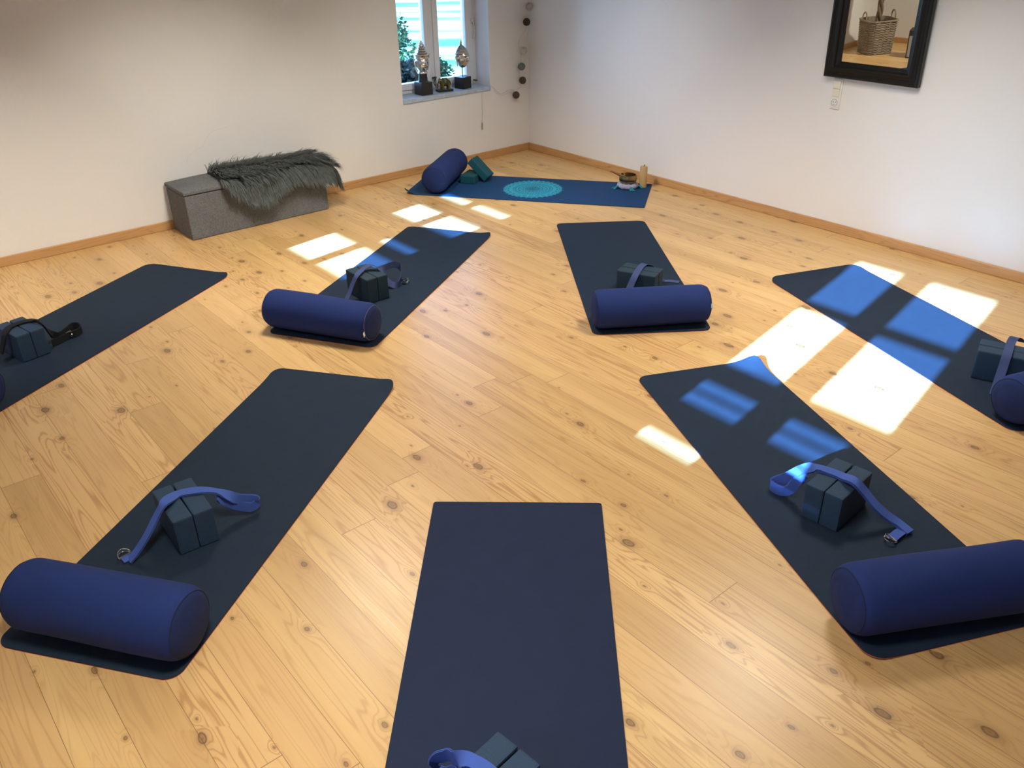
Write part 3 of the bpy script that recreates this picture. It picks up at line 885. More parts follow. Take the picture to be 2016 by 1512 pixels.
# ------------------------------------------------------------------ bolsters
def bolster(x, y, t, L, R, label, tagside=None, z0=0.006, seam=M_SEAMD, seed=1):
    rng = random.Random(seed)
    root = thing('yoga_bolster', label, 'bolster', (x, y, z0), t, 'navy bolsters on the mats')
    r = 0.046
    seg = 56
    ph = [rng.uniform(0, 6.28) for _ in range(6)]
    def shape(l, rad, a):
        wob = 1 + 0.010 * sin(2 * a + ph[0] + l * 3) + 0.006 * sin(5 * a + l * 14 + ph[1]) + 0.008 * sin(l * 9 + ph[2])
        endk = max(0.0, (abs(l) - (L / 2 - 0.10)) / 0.10)
        wob += 0.006 * endk * sin(19 * a + ph[3]) * sin(7 * a + ph[4])
        rr = rad * wob
        yy, zz = rr * cos(a), R + rr * sin(a)
        zz = max(zz, 0.0008 + 0.10 * max(0, 0.012 - zz) * 0)
        return (l, yy, zz)
    def surf(prof, closed_end=None):
        bm = bmesh.new()
        rings = []
        for l, rad in prof:
            if rad < 1e-5:
                rings.append([bm.verts.new((l, 0, R))])
            else:
                rings.append([bm.verts.new(shape(l, rad, 2 * pi * k / seg)) for k in range(seg)])
        for a, b in zip(rings, rings[1:]):
            for k in range(seg):
                k2 = (k + 1) % seg
                if len(b) == 1: bm.faces.new((a[k], a[k2], b[0]))
                else: bm.faces.new((a[k], a[k2], b[k2], b[k]))
        return bm
    n = 26
    cut = 0.75
    def sh(q): return (L / 2 - r + r * sin(q), R - r + r * cos(q))
    prof = [(-sh(q)[0], sh(q)[1]) for q in (cut, 0.5, 0.25, 0)]
    prof += [(-(L / 2 - r) + (L - 2 * r) * i / n, R) for i in range(1, n)]
    prof += [sh(q) for q in (0, 0.25, 0.5, cut)]
    finish('bolster_body', surf(prof), M_BOLSTER, root, smooth=True, angle=0)
    for s in (-1, 1):
        pe = [sh(q) for q in (cut, 0.95, 1.15, 1.35, 1.57)]
        Rr = pe[-1][1]
        pe += [(L / 2 + 0.010 * (1 - (f * f)) , Rr * f) for f in (0.8, 0.55, 0.3)] + [(L / 2 + 0.011, 0)]
        ep = finish('end_panel', surf([(s * a, b) for a, b in pe]), M_BOLSTER_END, root, smooth=True, angle=0)
        bm = bmesh.new()
        l, rad = sh(cut)
        pts = [shape(s * (l + 0.0008), rad + 0.0003, 2 * pi * k / seg) for k in range(seg)]
        tube(bm, pts, 0.0012, 5, closed=True)
        finish('seam', bm, seam, ep, smooth=True)
        if tagside and tagside[0] == s:
            a = tagside[1]
            bm = bmesh.new()
            p = Vector(shape(s * (l + 0.002), rad + 0.002, a))
            ty = Vector((0, -sin(a), cos(a)))
            nn = Vector((0, cos(a), sin(a)))
            q = []
            for du, dv in ((-0.012, -0.002), (0.012, -0.002), (0.012, 0.018), (-0.012, 0.018)):
                q.append(p + ty * du + Vector((s * dv * 0.25, 0, 0)) + nn * (0.001 + dv))
            for off in (0, 0.001):
                pass
            off = ty.cross(nn) * 0.0012
            a1 = [bm.verts.new(v) for v in q]; a2 = [bm.verts.new(v + off) for v in q]
            bm.faces.new(a1); bm.faces.new(a2[::-1])
            for i in range(4):
                j = (i + 1) % 4
                bm.faces.new((a1[i], a1[j], a2[j], a2[i]))
            finish('fabric_tag', bm, M_TAG, root)['label'] = 'small white sewn-in tag'
    return root
bolster(-4.814, -3.643, -0.947, 0.590, 0.107, 'navy bolster lying across the near end of the front left mat', seed=2)
bolster(-3.311, -2.201, -1.060, 0.620, 0.100, 'navy bolster with pale piping across the mat below the grey bench', tagside=(1, 3.35), seam=M_SEAM, seed=3)
bolster(-1.990, -3.239, -0.592, 0.606, 0.100, 'navy bolster with a white tag at its right end, on the shaded mat', tagside=(1, 2.9), seed=4)
bolster(-1.335, -4.950, -0.330, 0.62, 0.104, 'navy bolster at the right edge of the photo, on the sunlit far right mat', seed=5)
bolster(-2.890, -5.190, -0.528, 0.626, 0.106, 'large navy bolster at front right, lying across the mat with sun stripes', seed=6)
bolster(-4.957, -1.699, -0.94, 0.62, 0.103, 'navy bolster cut off by the left edge of the photo, on the leftmost mat', seed=7)
bolster(-1.233, -0.413, 0.652, 0.630, 0.106, 'bright navy bolster by the corner on the blue mandala mat', seed=8)

# ------------------------------------------------------------------ blocks and straps
BLK = {1: (-4.324, -4.827, 6.89), 2: (-4.454, -3.319, 86.9), 3: (-2.879, -1.935, 90.2), 4: (-1.729, -2.927, 110.8),
       5: (-1.238, -4.671, 108.4), 6: (-2.667, -4.715, 5.04), 7: (-4.53, -1.411, 102.2)}
MATNAME = {1: 'the front centre mat', 2: 'the front left mat', 3: 'the mat below the bench', 4: 'the shaded mat',
           5: 'the sunlit far right mat', 6: 'the front right mat', 7: 'the leftmost mat'}
SIDES = {4: ('front', 'back'), 5: ('front', 'back'), 1: ('left', 'right')}
BLM = {2: M_BLOCK, 6: M_BLOCK, 1: M_BLOCK, 5: M_BLOCK, 7: M_BLOCK, 3: M_BLOCKG, 4: M_BLOCKG}
def block_mesh(L, W, H, mt, name='yoga_block'):
    bm = bmesh.new()
    box(bm, (-L / 2, -W / 2, 0), (L / 2, W / 2, H))
    bmesh.ops.bevel(bm, geom=bm.edges[:], offset=0.0065, segments=2, profile=0.6, affect='EDGES')
    return finish(name, bm, mt)
for k, (x, y, deg) in BLK.items():
    t = radians(deg)
    for i, s in enumerate((1, -1)):
        o = block_mesh(0.222, 0.0665, 0.140, BLM[k])
        o.location = (x - sin(t) * s * 0.0350, y + cos(t) * s * 0.0350, 0.0062)
        o.rotation_euler = (0, 0, t + (0.012 if s > 0 else -0.008))
        side = SIDES.get(k, ('left', 'right'))[i]
        tag(o, '%s one of two upright %s foam blocks on %s' % (side, 'dark slate' if BLM[k] is M_BLOCKG else 'slate blue', MATNAME[k]), 'yoga block', 'foam yoga blocks')
o = block_mesh(0.195, 0.125, 0.062, M_TEAL)
o.location = (-1.030, -0.490, 0.0063); o.rotation_euler = (0, 0, radians(30))
tag(o, 'teal foam block lying flat beside the bolster on the blue mandala mat', 'yoga block', 'foam yoga blocks')
o = block_mesh(0.195, 0.122, 0.058, M_TEAL)
o.data.transform(Matrix.Translation((0, 0, -0.029)))
o.location = (-0.968, -0.527, 0.100)
o.rotation_euler = (radians(-2), radians(43.2), radians(298.3))
tag(o, 'teal foam block leaning at a slant on the flat teal block', 'yoga block', 'foam yoga blocks')

def ribbon_bm(bm, P, Wv, width=0.037, th=0.0022, off=0.0):
    n = len(P)
    prev = None
    for i in range(n):
        a = P[max(i - 1, 0)]; c = P[min(i + 1, n - 1)]
        t = (c - a).normalized()
        wv = Wv[i] - t * Wv[i].dot(t)
        wv.normalize()
        nn = t.cross(wv)
        q = []
        for sw, sn in ((-1, -1), (1, -1), (1, 1), (-1, 1)):
            q.append(bm.verts.new(P[i] + wv * sw * width / 2 + nn * (off + sn * th / 2)))
        if prev:
            for j in range(4):
                bm.faces.new((prev[j], prev[(j + 1) % 4], q[(j + 1) % 4], q[j]))
        else:
            bm.faces.new(q)
        prev = q
    bm.faces.new(prev)

def yoga_strap(k, label, mt, layers, step=0.0042, width=0.037):
    pts, ring = STRAPS[k]
    P = catmull([p[:3] for p in pts], 6)
    Wv = [v.normalized() for v in catmull([p[3:] for p in pts], 6)]
    base = Vector(pts[0][:3])
    root = thing('yoga_strap', label, 'yoga strap', (base.x, base.y, 0.006), 0, 'cotton yoga straps')
    bm = bmesh.new()
    sh = Vector((base.x, base.y, 0.006))
    for i in range(layers):
        ribbon_bm(bm, [p - sh for p in P], Wv, width, 0.0022, (i - (layers - 1) / 2) * step)
    finish('webbing', bm, mt, root, smooth=True)
    if ring:
        c = Vector(ring) - sh
        e = None
        ends = [Vector(pts[0][:3]), Vector(pts[-1][:3])]
        e = min(ends, key=lambda v: (v - Vector(ring)).length) - sh
        d = Vector((c.x - e.x, c.y - e.y, 0))
        d = d.normalized() if d.length > 1e-4 else Vector((1, 0, 0))
        s = Vector((-d.y, d.x, 0))
        near_ = min(P, key=lambda v: (v - Vector(ring)).length)
        a_ = near_ - sh; b_ = c - d * 0.010
        bm = bmesh.new()
        hd = Vector((b_.x - a_.x, b_.y - a_.y, 0))
        hd = hd.normalized() if hd.length > 1e-4 else d
        wv_ = Vector((-hd.y, hd.x, 0))
        ribbon_bm(bm, catmull([a_, a_.lerp(b_, 0.5) + Vector((0, 0, 0.003)), b_ + Vector((0, 0, 0.004))], 4), [wv_] * 9, 0.034)
        if k != 7:
            finish('buckle_tab', bm, mt, root, smooth=True)
        for q, tilt in enumerate((0.12, 0.45)):
            bm = bmesh.new()
            up = Vector((0, 0, 1))
            dd = d * cos(tilt) + up * sin(tilt)
            o0 = c - d * 0.012 + up * (0.002 + 0.004 * q)
            arc = [o0 + s * 0.021 * sin(a) + dd * 0.027 * cos(a) for a in [(-pi / 2 + pi * i / 12) for i in range(13)]]
            tube(bm, arc, 0.0021, 6, closed=True)
            finish('d_ring', bm, M_STEEL, root, smooth=True)['label'] = 'shiny steel D-ring'
    return root
yoga_strap(1, 'bright blue strap beside the blocks at the bottom edge of the photo', M_STRAP, 2)
yoga_strap(2, 'bright blue strap draped over the blocks on the front left mat', M_STRAP, 2)
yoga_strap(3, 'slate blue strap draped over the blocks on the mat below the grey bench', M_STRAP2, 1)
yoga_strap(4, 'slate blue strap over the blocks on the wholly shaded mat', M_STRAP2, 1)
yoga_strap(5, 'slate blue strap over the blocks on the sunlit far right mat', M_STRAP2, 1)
yoga_strap(6, 'bright blue folded strap over the blocks on the front right mat', M_STRAP, 3)
yoga_strap(7, 'black strap with two steel rings over the blocks on the leftmost mat', M_STRAPB, 2)

# ------------------------------------------------------------------ storage bench and sheepskin
BX0, BX1, BY0, BY1, BZ = -3.265, -2.245, -0.352, -0.024, 0.298
bench = thing('storage_bench', 'long grey fabric storage bench against the window wall', 'bench', ((BX0 + BX1) / 2, (BY0 + BY1) / 2, 0))
hx, hy = (BX1 - BX0) / 2, (BY1 - BY0) / 2
bm = bmesh.new(); box(bm, (-hx, -hy, 0), (hx, hy, BZ))
finish('bench_body', bm, M_BENCH, bench, bevel=0.008, bseg=3)
bm = bmesh.new()
nx, ny = 30, 14
LZ0, LZ1 = BZ + 0.003, BZ + 0.042
top = []; bot = []
ox, oy = hx + 0.006, hy + 0.005
for j in range(ny + 1):
    a = []; b = []
    for i in range(nx + 1):
        u = -1 + 2 * i / nx; v = -1 + 2 * j / ny
        z = LZ1 - 0.014 + 0.026 * (1 - abs(u) ** 6) * (1 - abs(v) ** 4)
        ins = 0.010
        a.append(bm.verts.new((u * (ox - ins * 0), v * (oy - ins * 0), z)))
        b.append(bm.verts.new((u * ox, v * oy, LZ0)))
    top.append(a); bot.append(b)
for j in range(ny):
    for i in range(nx):
        bm.faces.new((top[j][i], top[j][i + 1], top[j + 1][i + 1], top[j + 1][i]))
        bm.faces.new((bot[j][i], bot[j + 1][i], bot[j + 1][i + 1], bot[j][i + 1]))
for i in range(nx):
    bm.faces.new((bot[0][i], bot[0][i + 1], top[0][i + 1], top[0][i])); bm.faces.new((bot[ny][i + 1], bot[ny][i], top[ny][i], top[ny][i + 1]))
for j in range(ny):
    bm.faces.new((bot[j + 1][0], bot[j][0], top[j][0], top[j + 1][0])); bm.faces.new((bot[j][nx], bot[j + 1][nx], top[j + 1][nx], top[j][nx]))
finish('bench_lid', bm, M_BENCH, bench, smooth=True, angle=50, bevel=0.006)

rng = random.Random(11)
FX0, FX1 = -3.00, -2.175
FR_ = thing('sheepskin_throw', 'shaggy grey-green sheepskin throw over the right of the grey bench', 'throw', ((FX0 + FX1) / 2, -0.19, LZ1))
def hide(u, v):
    """u 0..1 along x, v 0..1 from the wall to the hanging front; gives world point, normal"""
    x = FX0 + (FX1 - FX0) * u
    narrow = 1 - 0.30 * max(0, 0.16 - u) / 0.16
    y0 = -0.068 - (1 - narrow) * 0.16
    s = v * (0.405 + 0.03 * sin(u * 9) + 0.05 * exp(-((u - 0.33) / 0.16) ** 2)) * narrow
    ztop = LZ1 + 0.022 + 0.006 * sin(7 * u + 4 * v)
    flat = y0 - BY0 + 0.012
    if s < flat:
        p = Vector((x, y0 - s, ztop)); n = Vector((0, 0, 1))
    else:
        e = s - flat
        a = min(e / 0.045, 1.45)
        rem = max(0, e - 0.045 * 1.45)
        p = Vector((x, y0 - flat - 0.045 * sin(a) * 0.9 - rem * 0.12, ztop - 0.045 * (1 - cos(a)) - rem))
        n = Vector((0, -sin(a), cos(a)))
    # right end sags past the end of the bench
    over = x - (BX1 + 0.0)
    if over > 0:
        p.z -= over * 0.8; p.x -= over * 0.15
        n = (n + Vector((0.8, 0, 0))).normalized()
    return p, n
bm = bmesh.new()
g = []
O3 = Vector(FR_.location)
for j in range(25):
    row = []
    for i in range(41):
        p, n = hide(i / 40, j / 24)
        row.append((bm.verts.new(p - O3 + n * 0.006), bm.verts.new(p - O3 - n * 0.006)))
    g.append(row)
for j in range(24):
    for i in range(40):
        a, b, c, d = g[j][i], g[j][i + 1], g[j + 1][i + 1], g[j + 1][i]
        bm.faces.new((a[0], b[0], c[0], d[0])); bm.faces.new((a[1], d[1], c[1], b[1]))
for i in range(40):
    for j in (0, 24):
        a, b = g[j][i], g[j][i + 1]
        bm.faces.new((a[0], b[0], b[1], a[1]))
for j in range(24):
    for i in (0, 40):
        a, b = g[j][i], g[j + 1][i]
        bm.faces.new((a[0], b[0], b[1], a[1]))
finish('hide', bm, M_HIDE, FR_, smooth=True)
V = []; F = []
for k in range(13000):
    u, v = rng.random(), rng.random()
    if rng.random() < 0.22:
        u = rng.choice((rng.uniform(0, 0.03), rng.uniform(0.97, 1), u)); v = v if u < 0.03 or u > 0.97 else rng.choice((rng.uniform(0, 0.03), rng.uniform(0.9, 1)))
    p, n = hide(u, v)
    clump = sin(u * 60 + 9 * sin(v * 21)) * sin(v * 34 + 5 * sin(u * 17))
    flow = Vector((0.45 + 0.5 * (u - 0.45) + 0.3 * clump + rng.uniform(-0.35, 0.35), (-0.75 if v > 0.30 else 0.02) + rng.uniform(-0.3, 0.3), 0))
    if v < 0.30: flow.x += 0.35
    flow = (flow - n * flow.dot(n))
    if v > 0.75: flow += Vector((0, 0, -0.7))
    L = rng.uniform(0.06, 0.115)
    wd = rng.uniform(0.0016, 0.0036)
    lift = (rng.uniform(0.10, 0.40) + (0.25 if clump > 0.7 else 0)) * (0.15 if v < 0.2 else 1.0) - (0.25 if v < 0.2 else 0)
    d0 = (n * (0.5 + lift) + flow * 0.8).normalized()
    side = d0.cross(n + Vector((0.01, 0.02, 0)))
    if side.length < 1e-3: side = Vector((1, 0, 0))
    side.normalize()
    b = len(V)
    q = p + n * 0.004 - O3
    d = d0.copy()
    for s in range(4):
        ww = wd * (1 - (s / 3.2) ** 2)
        V.append(q + side * ww); V.append(q - side * ww)
        d = (d * 0.55 + flow * 0.45 + Vector((0, 0, -0.16 * s)) + n * 0.05).normalized()
        q = q + d * (L / 3)
        # keep strands above the bench top, out of the wall
        w_ = q + O3
        if BY0 - 0.01 < w_.y and w_.x < BX1 and w_.z < LZ1 + 0.016: q.z = LZ1 + 0.016 - O3.z
        if w_.y > -0.012: q.y = -0.012 - O3.y
        if w_.y < BY0 and w_.y > BY0 - 0.014 and w_.z < LZ1 and w_.x < BX1: q.y = BY0 - 0.014 - O3.y
    for s in range(3):
        F.append((b + 2 * s, b + 2 * s + 1, b + 2 * s + 3, b + 2 * s + 2))
me = bpy.data.meshes.new('fur')
me.from_pydata([tuple(v) for v in V], [], F)
me.materials.append(M_FUR)
fo = bpy.data.objects.new('fur', me); COL.objects.link(fo); fo.parent = FR_
fo['kind'] = 'stuff'

# ------------------------------------------------------------------ statues on the sill
SZ = WZ0 + 0.034
def head_bm(bm, c, sx, sy, sz, f=(0, -1), seg=72, rings=56):
    """face looks along -Y; features pushed out of an ovoid"""
    G = []
    for j in range(rings + 1):
        th = pi * j / rings
        row = []
        for i in range(seg):
            ph = 2 * pi * i / seg
            x, y, z = sin(th) * sin(ph), -sin(th) * cos(ph), cos(th)
            k = 1.0
            taper = 1 - 0.26 * max(0, -z) ** 1.4 - 0.05 * max(0, z)
            X, Y, Z = x * sx * taper, y * sy * (1 - 0.12 * max(0, -z)), z * sz
            fr = max(0.0, -y)
            def gs(u0, w0, su, sw): return exp(-((x - u0) / su) ** 2 - ((z - w0) / sw) ** 2) * fr
            d = 0.34 * gs(0, -0.06, 0.095, 0.20) + 0.16 * gs(0, -0.20, 0.15, 0.07)          # nose
            d -= 0.19 * (gs(0.33, 0.10, 0.17, 0.09) + gs(-0.33, 0.10, 0.17, 0.09))          # sockets
            d += 0.12 * (gs(0.33, 0.06, 0.15, 0.05) + gs(-0.33, 0.06, 0.15, 0.05))          # lids
            d += 0.10 * (gs(0.32, 0.24, 0.22, 0.05) + gs(-0.32, 0.24, 0.22, 0.05))          # brows
            d += 0.15 * (gs(0, -0.43, 0.20, 0.05) + gs(0, -0.55, 0.16, 0.05)) - 0.10 * gs(0, -0.49, 0.2, 0.03)
            d += 0.14 * gs(0, -0.78, 0.22, 0.12)
            Y -= d * sy
            row.append(bm.verts.new((c[0] + X, c[1] + Y, c[2] + Z)))
        G.append(row)
    for j in range(rings):
        for i in range(seg):
            i2 = (i + 1) % seg
            bm.faces.new((G[j][i], G[j][i2], G[j + 1][i2], G[j + 1][i]))
    for s in (-1, 1):                                                     # long ears
        pts = [(c[0] + s * sx * 1.0, c[1] + sy * 0.1, c[2] + sz * 0.30), (c[0] + s * sx * 1.10, c[1] + sy * 0.15, c[2] + sz * 0.15),
               (c[0] + s * sx * 1.04, c[1] + sy * 0.08, c[2] - sz * 0.25), (c[0] + s * sx * 0.95, c[1] + sy * 0.02, c[2] - sz * 0.75)]
        tube(bm, catmull(pts, 4), lambda t: 0.0075 * (1 - 0.25 * t), 8)
    bmesh.ops.remove_doubles(bm, verts=bm.verts, dist=1e-5)

b1 = thing('statue', 'silver head statue with a tiered hat on a black cube, left on the window sill', 'statue', (-1.052, 0.085, SZ), radians(0))
bm = bmesh.new(); box(bm, (-0.053, -0.053, 0), (0.053, 0.053, 0.098)); finish('plinth', bm, M_PLINTH, b1, bevel=0.002)
bm = bmesh.new(); lathe(bm, [(0.044, 0.098), (0.038, 0.106), (0.034, 0.150), (0.036, 0.162)], 8); finish('neck_stand', bm, M_PLINTH, b1)
bm = bmesh.new()
lathe(bm, [(0.032, 0.160), (0.040, 0.163), (0.040, 0.172), (0.033, 0.178)], 28)
head_bm(bm, (0, 0, 0.236), 0.056, 0.060, 0.076)
finish('head', bm, M_SILVER, b1, smooth=True, angle=60)
bm = bmesh.new()
lathe(bm, [(0.052, 0.272), (0.060, 0.276), (0.063, 0.300), (0.066, 0.302), (0.066, 0.309), (0.044, 0.312)], 36)
zc = 0.310
for i, r in enumerate((0.046, 0.040, 0.033, 0.025, 0.016)):
    lathe(bm, [(r * 0.7, zc), (r, zc + 0.006), (r, zc + 0.011), (r * 0.72, zc + 0.0175)], 28); zc += 0.0175
lathe(bm, [(0.009, zc), (0.007, zc + 0.006), (0, zc + 0.012)], 16)
finish('hat', bm, M_SILVER, b1, smooth=True, angle=50)

b2 = thing('statue', 'silver head statue with a pointed headdress on a thin rod, right on the window sill', 'statue', (-0.655, 0.085, SZ), radians(14))
bm = bmesh.new(); box(bm, (-0.050, -0.050, 0), (0.050, 0.050, 0.092)); finish('plinth', bm, M_PLINTH, b2, bevel=0.002)
bm = bmesh.new(); lathe(bm, [(0.004, 0.09), (0.004, 0.19)], 12); finish('rod', bm, M_BLACKM, b2)
bm = bmesh.new(); head_bm(bm, (0, 0, 0.240), 0.060, 0.064, 0.080); finish('head', bm, M_SILVER, b2, smooth=True, angle=60)
bm = bmesh.new()
prof = [(0.058, 0.246), (0.063, 0.262)]
z_, r_ = 0.262, 0.063
for i in range(9):
    f = 1 - i / 9.5
    rr = 0.063 * (1 - (i / 10.5) ** 1.7)
    prof += [(rr, z_ + 0.0015), (rr + 0.0012, z_ + 0.004), (rr - 0.002, z_ + 0.0072)]; z_ += 0.0078
prof += [(0.012, z_ + 0.004), (0.009, z_ + 0.012), (0.011, z_ + 0.022), (0.007, z_ + 0.034), (0.003, z_ + 0.046), (0, z_ + 0.052)]
lathe(bm, prof, 36, M=Matrix.Translation((0, 0.006, 0)))
finish('headdress', bm, M_SILVER, b2, smooth=True, angle=50)

el = thing('elephant_figurine', 'small bronze elephant figurine on a flat black base between the two statues', 'figurine', (-0.855, 0.072, SZ), radians(-12))
bm = bmesh.new(); box(bm, (-0.066, -0.032, 0), (0.066, 0.032, 0.018)); finish('base', bm, M_PLINTH, el, bevel=0.002)
bm = bmesh.new()
def ell(bm, c, r, seg=20):
    q = bmesh.ops.create_uvsphere(bm, u_segments=seg, v_segments=seg // 2, radius=1.0)['verts']
    bmesh.ops.transform(bm, matrix=Matrix.Translation(c) @ Matrix.Diagonal((*r, 1)), verts=q)
ell(bm, (0.008, 0, 0.070), (0.042, 0.026, 0.031))
ell(bm, (0.030, 0, 0.062), (0.024, 0.024, 0.030))
ell(bm, (-0.036, 0, 0.082), (0.020, 0.018, 0.023))
for sx in (-0.018, 0.036):
    for sy in (-0.014, 0.014):
        lathe(bm, [(0.0115, 0.017), (0.0105, 0.03), (0.012, 0.062)], 14, M=Matrix.Translation((sx, sy, 0)))
tube(bm, catmull([(-0.048, 0, 0.078), (-0.058, 0, 0.062), (-0.060, 0, 0.042), (-0.064, 0, 0.032), (-0.073, 0, 0.034)], 5), lambda t: 0.0085 - 0.0045 * t, 10)
for s in (-1, 1):
    ell(bm, (-0.026, s * 0.022, 0.078), (0.015, 0.005, 0.020), 14)
    tube(bm, catmull([(-0.049, s * 0.009, 0.068), (-0.058, s * 0.011, 0.060), (-0.066, s * 0.011, 0.062)], 4), lambda t: 0.0028 - 0.0015 * t, 8)
tube(bm, catmull([(0.052, 0, 0.078), (0.058, 0, 0.062), (0.056, 0, 0.045)], 4), 0.0028, 8)
body = finish('elephant_body', bm, M_BRONZE, el, smooth=True, angle=0)
rm = body.modifiers.new('join', 'REMESH'); rm.mode = 'VOXEL'; rm.voxel_size = 0.0022; rm.use_smooth_shade = True
bm = bmesh.new()
for k in range(13):
    pass
pts0 = [(0.004, 0.030 * sin(a), 0.070 + 0.0345 * cos(a)) for a in [radians(-95 + 190 * i / 16) for i in range(17)]]
for i in range(16):
    (x, y0, z0), (x, y1, z1) = pts0[i], pts0[i + 1]
    A = [bm.verts.new((xx, yy, zz)) for xx, yy, zz in ((-0.012, y0, z0), (0.022, y0, z0), (0.022, y1, z1), (-0.012, y1, z1))]
    bm.faces.new(A)
bmesh.ops.remove_doubles(bm, verts=bm.verts, dist=1e-5)
sd_ = finish('saddle_cloth', bm, simple('verdigris_bronze', (0.10, 0.15, 0.09), rough=0.4, metal=0.8, var=0.4, scale=60), el, smooth=True)
md = sd_.modifiers.new('thick', 'SOLIDIFY'); md.thickness = 0.003; md.offset = 0

# ------------------------------------------------------------------ string of cotton balls in the corner
BALLS = [((-0.045, -0.062, 1.189), (0.42, 0.36, 0.32)), ((-0.060, -0.045, 1.072), (0.055, 0.038, 0.030)), ((-0.095, -0.045, 0.848), (0.50, 0.50, 0.42)),
         ((-0.119, -0.045, 0.725), (0.14, 0.17, 0.15)), ((-0.109, -0.045, 0.611), (0.075, 0.052, 0.036)), ((-0.185, -0.045, 0.499), (0.085, 0.062, 0.042))]
sl = thing('string_lights', 'string of grey and brown cotton ball lights hanging in the corner by the window', 'string lights', (-0.06, -0.05, 0.5))
o0 = Vector(sl.location)
bm = bmesh.new()
path = [(-0.030, -0.060, 1.95), (-0.036, -0.072, 1.5), (-0.042, -0.080, 1.24), (-0.050, -0.072, 1.13), (-0.060, -0.030, 1.01), (-0.10, -0.010, 0.95), (-0.125, -0.014, 0.90),
        (-0.112, -0.03, 0.80), (-0.130, -0.03, 0.67), (-0.120, -0.035, 0.56), (-0.150, -0.03, 0.545), (-0.185, -0.045, 0.533)]
tube(bm, [p - o0 for p in catmull(path, 6)], 0.0016, 5)
path2 = [(-0.185, -0.030, 0.531), (-0.22, -0.012, 0.548), (-0.27, -0.008, 0.535), (-0.32, -0.006, 0.520), (-0.36, -0.005, 0.545), (-0.41, -0.005, 0.590), (-0.455, -0.014, 0.602), (-0.49, 0.02, 0.6012)]
tube(bm, [p - o0 for p in catmull(path2, 6)], 0.0016, 5)
path3 = [(-0.19, -0.020, 0.520), (-0.24, -0.006, 0.520), (-0.29, -0.006, 0.505), (-0.35, -0.006, 0.520), (-0.40, -0.006, 0.562)]
tube(bm, [p - o0 for p in catmull(path3, 6)], 0.0013, 5)
finish('cord', bm, M_CORD, sl, smooth=True)
names = ['pale grey ball', 'dark brown ball', 'pale green-grey ball', 'grey-green ball', 'brown ball', 'lowest brown ball']
for (c, col), nm_ in zip(BALLS, names):
    bm = bmesh.new()
    ell(bm, Vector(c) - o0, (0.031, 0.031, 0.031), 28)
    finish('cotton_ball', bm, simple('cotton_ball', col, rough=0.95, var=0.2, scale=90, bump=0.5, bscale=130), sl, smooth=True, angle=0)['label'] = nm_
hc = thing('hanging_cord', 'thin pale cord with a small plug hanging below the window sill', 'cord', (-0.534, -0.010, 0.57))
bm = bmesh.new(); tube(bm, [(0, 0.0, 0.012), (0.000, -0.004, -0.02), (0.001, -0.002, -0.13), (-0.003, -0.002, -0.262)], 0.0017, 6)
tube(bm, [(0, 0.0, 0.012), (0.03, 0.05, 0.0312)], 0.0017, 6)
finish('cord', bm, M_CORD, hc, smooth=True)
bm = bmesh.new(); lathe(bm, [(0.002, -0.255), (0.006, -0.262), (0.007, -0.295), (0.004, -0.302)], 10, M=Matrix.Translation((-0.003, 0, 0)))
box(bm, (-0.010, -0.0015, -0.318), (-0.007, 0.0015, -0.302)); box(bm, (0.001, -0.0015, -0.318), (0.004, 0.0015, -0.302))
finish('plug', bm, simple('grey_plug', (0.36, 0.33, 0.28), rough=0.5), hc, smooth=True)

# ------------------------------------------------------------------ singing bowl, cushion, mallet, candle
cu = thing('bowl_cushion', 'mauve cloth ring cushion with turquoise tassels under the singing bowl', 'cushion', (-0.262, -1.462, 0.006), radians(20))
bm = bmesh.new()
seg, sec = 48, 12
G = []
for i in range(seg):
    a = 2 * pi * i / seg
    rr = 0.020 * (1 + 0.12 * sin(9 * a) + 0.08 * sin(17 * a + 1))
    G.append([bm.verts.new(((0.058 + rr * 1.25 * cos(q)) * cos(a), (0.058 + rr * 1.25 * cos(q)) * sin(a), max(0.0005, 0.018 + rr * sin(q)))) for q in [2 * pi * k / sec for k in range(sec)]])
for i in range(seg):
    for k in range(sec):
        bm.faces.new((G[i][k], G[(i + 1) % seg][k], G[(i + 1) % seg][(k + 1) % sec], G[i][(k + 1) % sec]))
finish('cushion_ring', bm, M_CUSH, cu, smooth=True, angle=0)
bm = bmesh.new(); lathe(bm, [(0, 0.004), (0.05, 0.006), (0.05, 0.015), (0, 0.013)], 24); finish('cushion_base', bm, M_CUSH, cu)
rng = random.Random(4)
for a_deg in (-120, -55, -5, 160):
    a = radians(a_deg - 20)
    bm = bmesh.new()
    for k in range(16):
        da = rng.uniform(-0.20, 0.20)
        r0 = 0.074; r1 = rng.uniform(0.105, 0.128)
        tube(bm, [(r0 * cos(a), r0 * sin(a), 0.016), ((r0 + 0.02) * cos(a + da * 0.5), (r0 + 0.02) * sin(a + da * 0.5), 0.014 + rng.uniform(0, 0.008)), (r1 * cos(a + da), r1 * sin(a + da), 0.004)], 0.0028, 5)
    ell(bm, (0.078 * cos(a), 0.078 * sin(a), 0.016), (0.008, 0.008, 0.008), 10)
    finish('tassel', bm, M_TASSEL, cu, smooth=True)
bw = thing('singing_bowl', 'hammered brass singing bowl on the tasselled ring cushion', 'bowl', (-0.262, -1.462, 0.030))
bm = bmesh.new()
lathe(bm, [(0, 0.000), (0.030, 0.001), (0.052, 0.012), (0.066, 0.032), (0.0695, 0.050), (0.067, 0.066), (0.0645, 0.073), (0.0655, 0.076), (0.060, 0.076), (0.0605, 0.070), (0.064, 0.050), (0.060, 0.032), (0.047, 0.016), (0.028, 0.007), (0, 0.006)], 48, cap=False)
finish('bowl_shell', bm, M_BRASS, bw, smooth=True, angle=40)
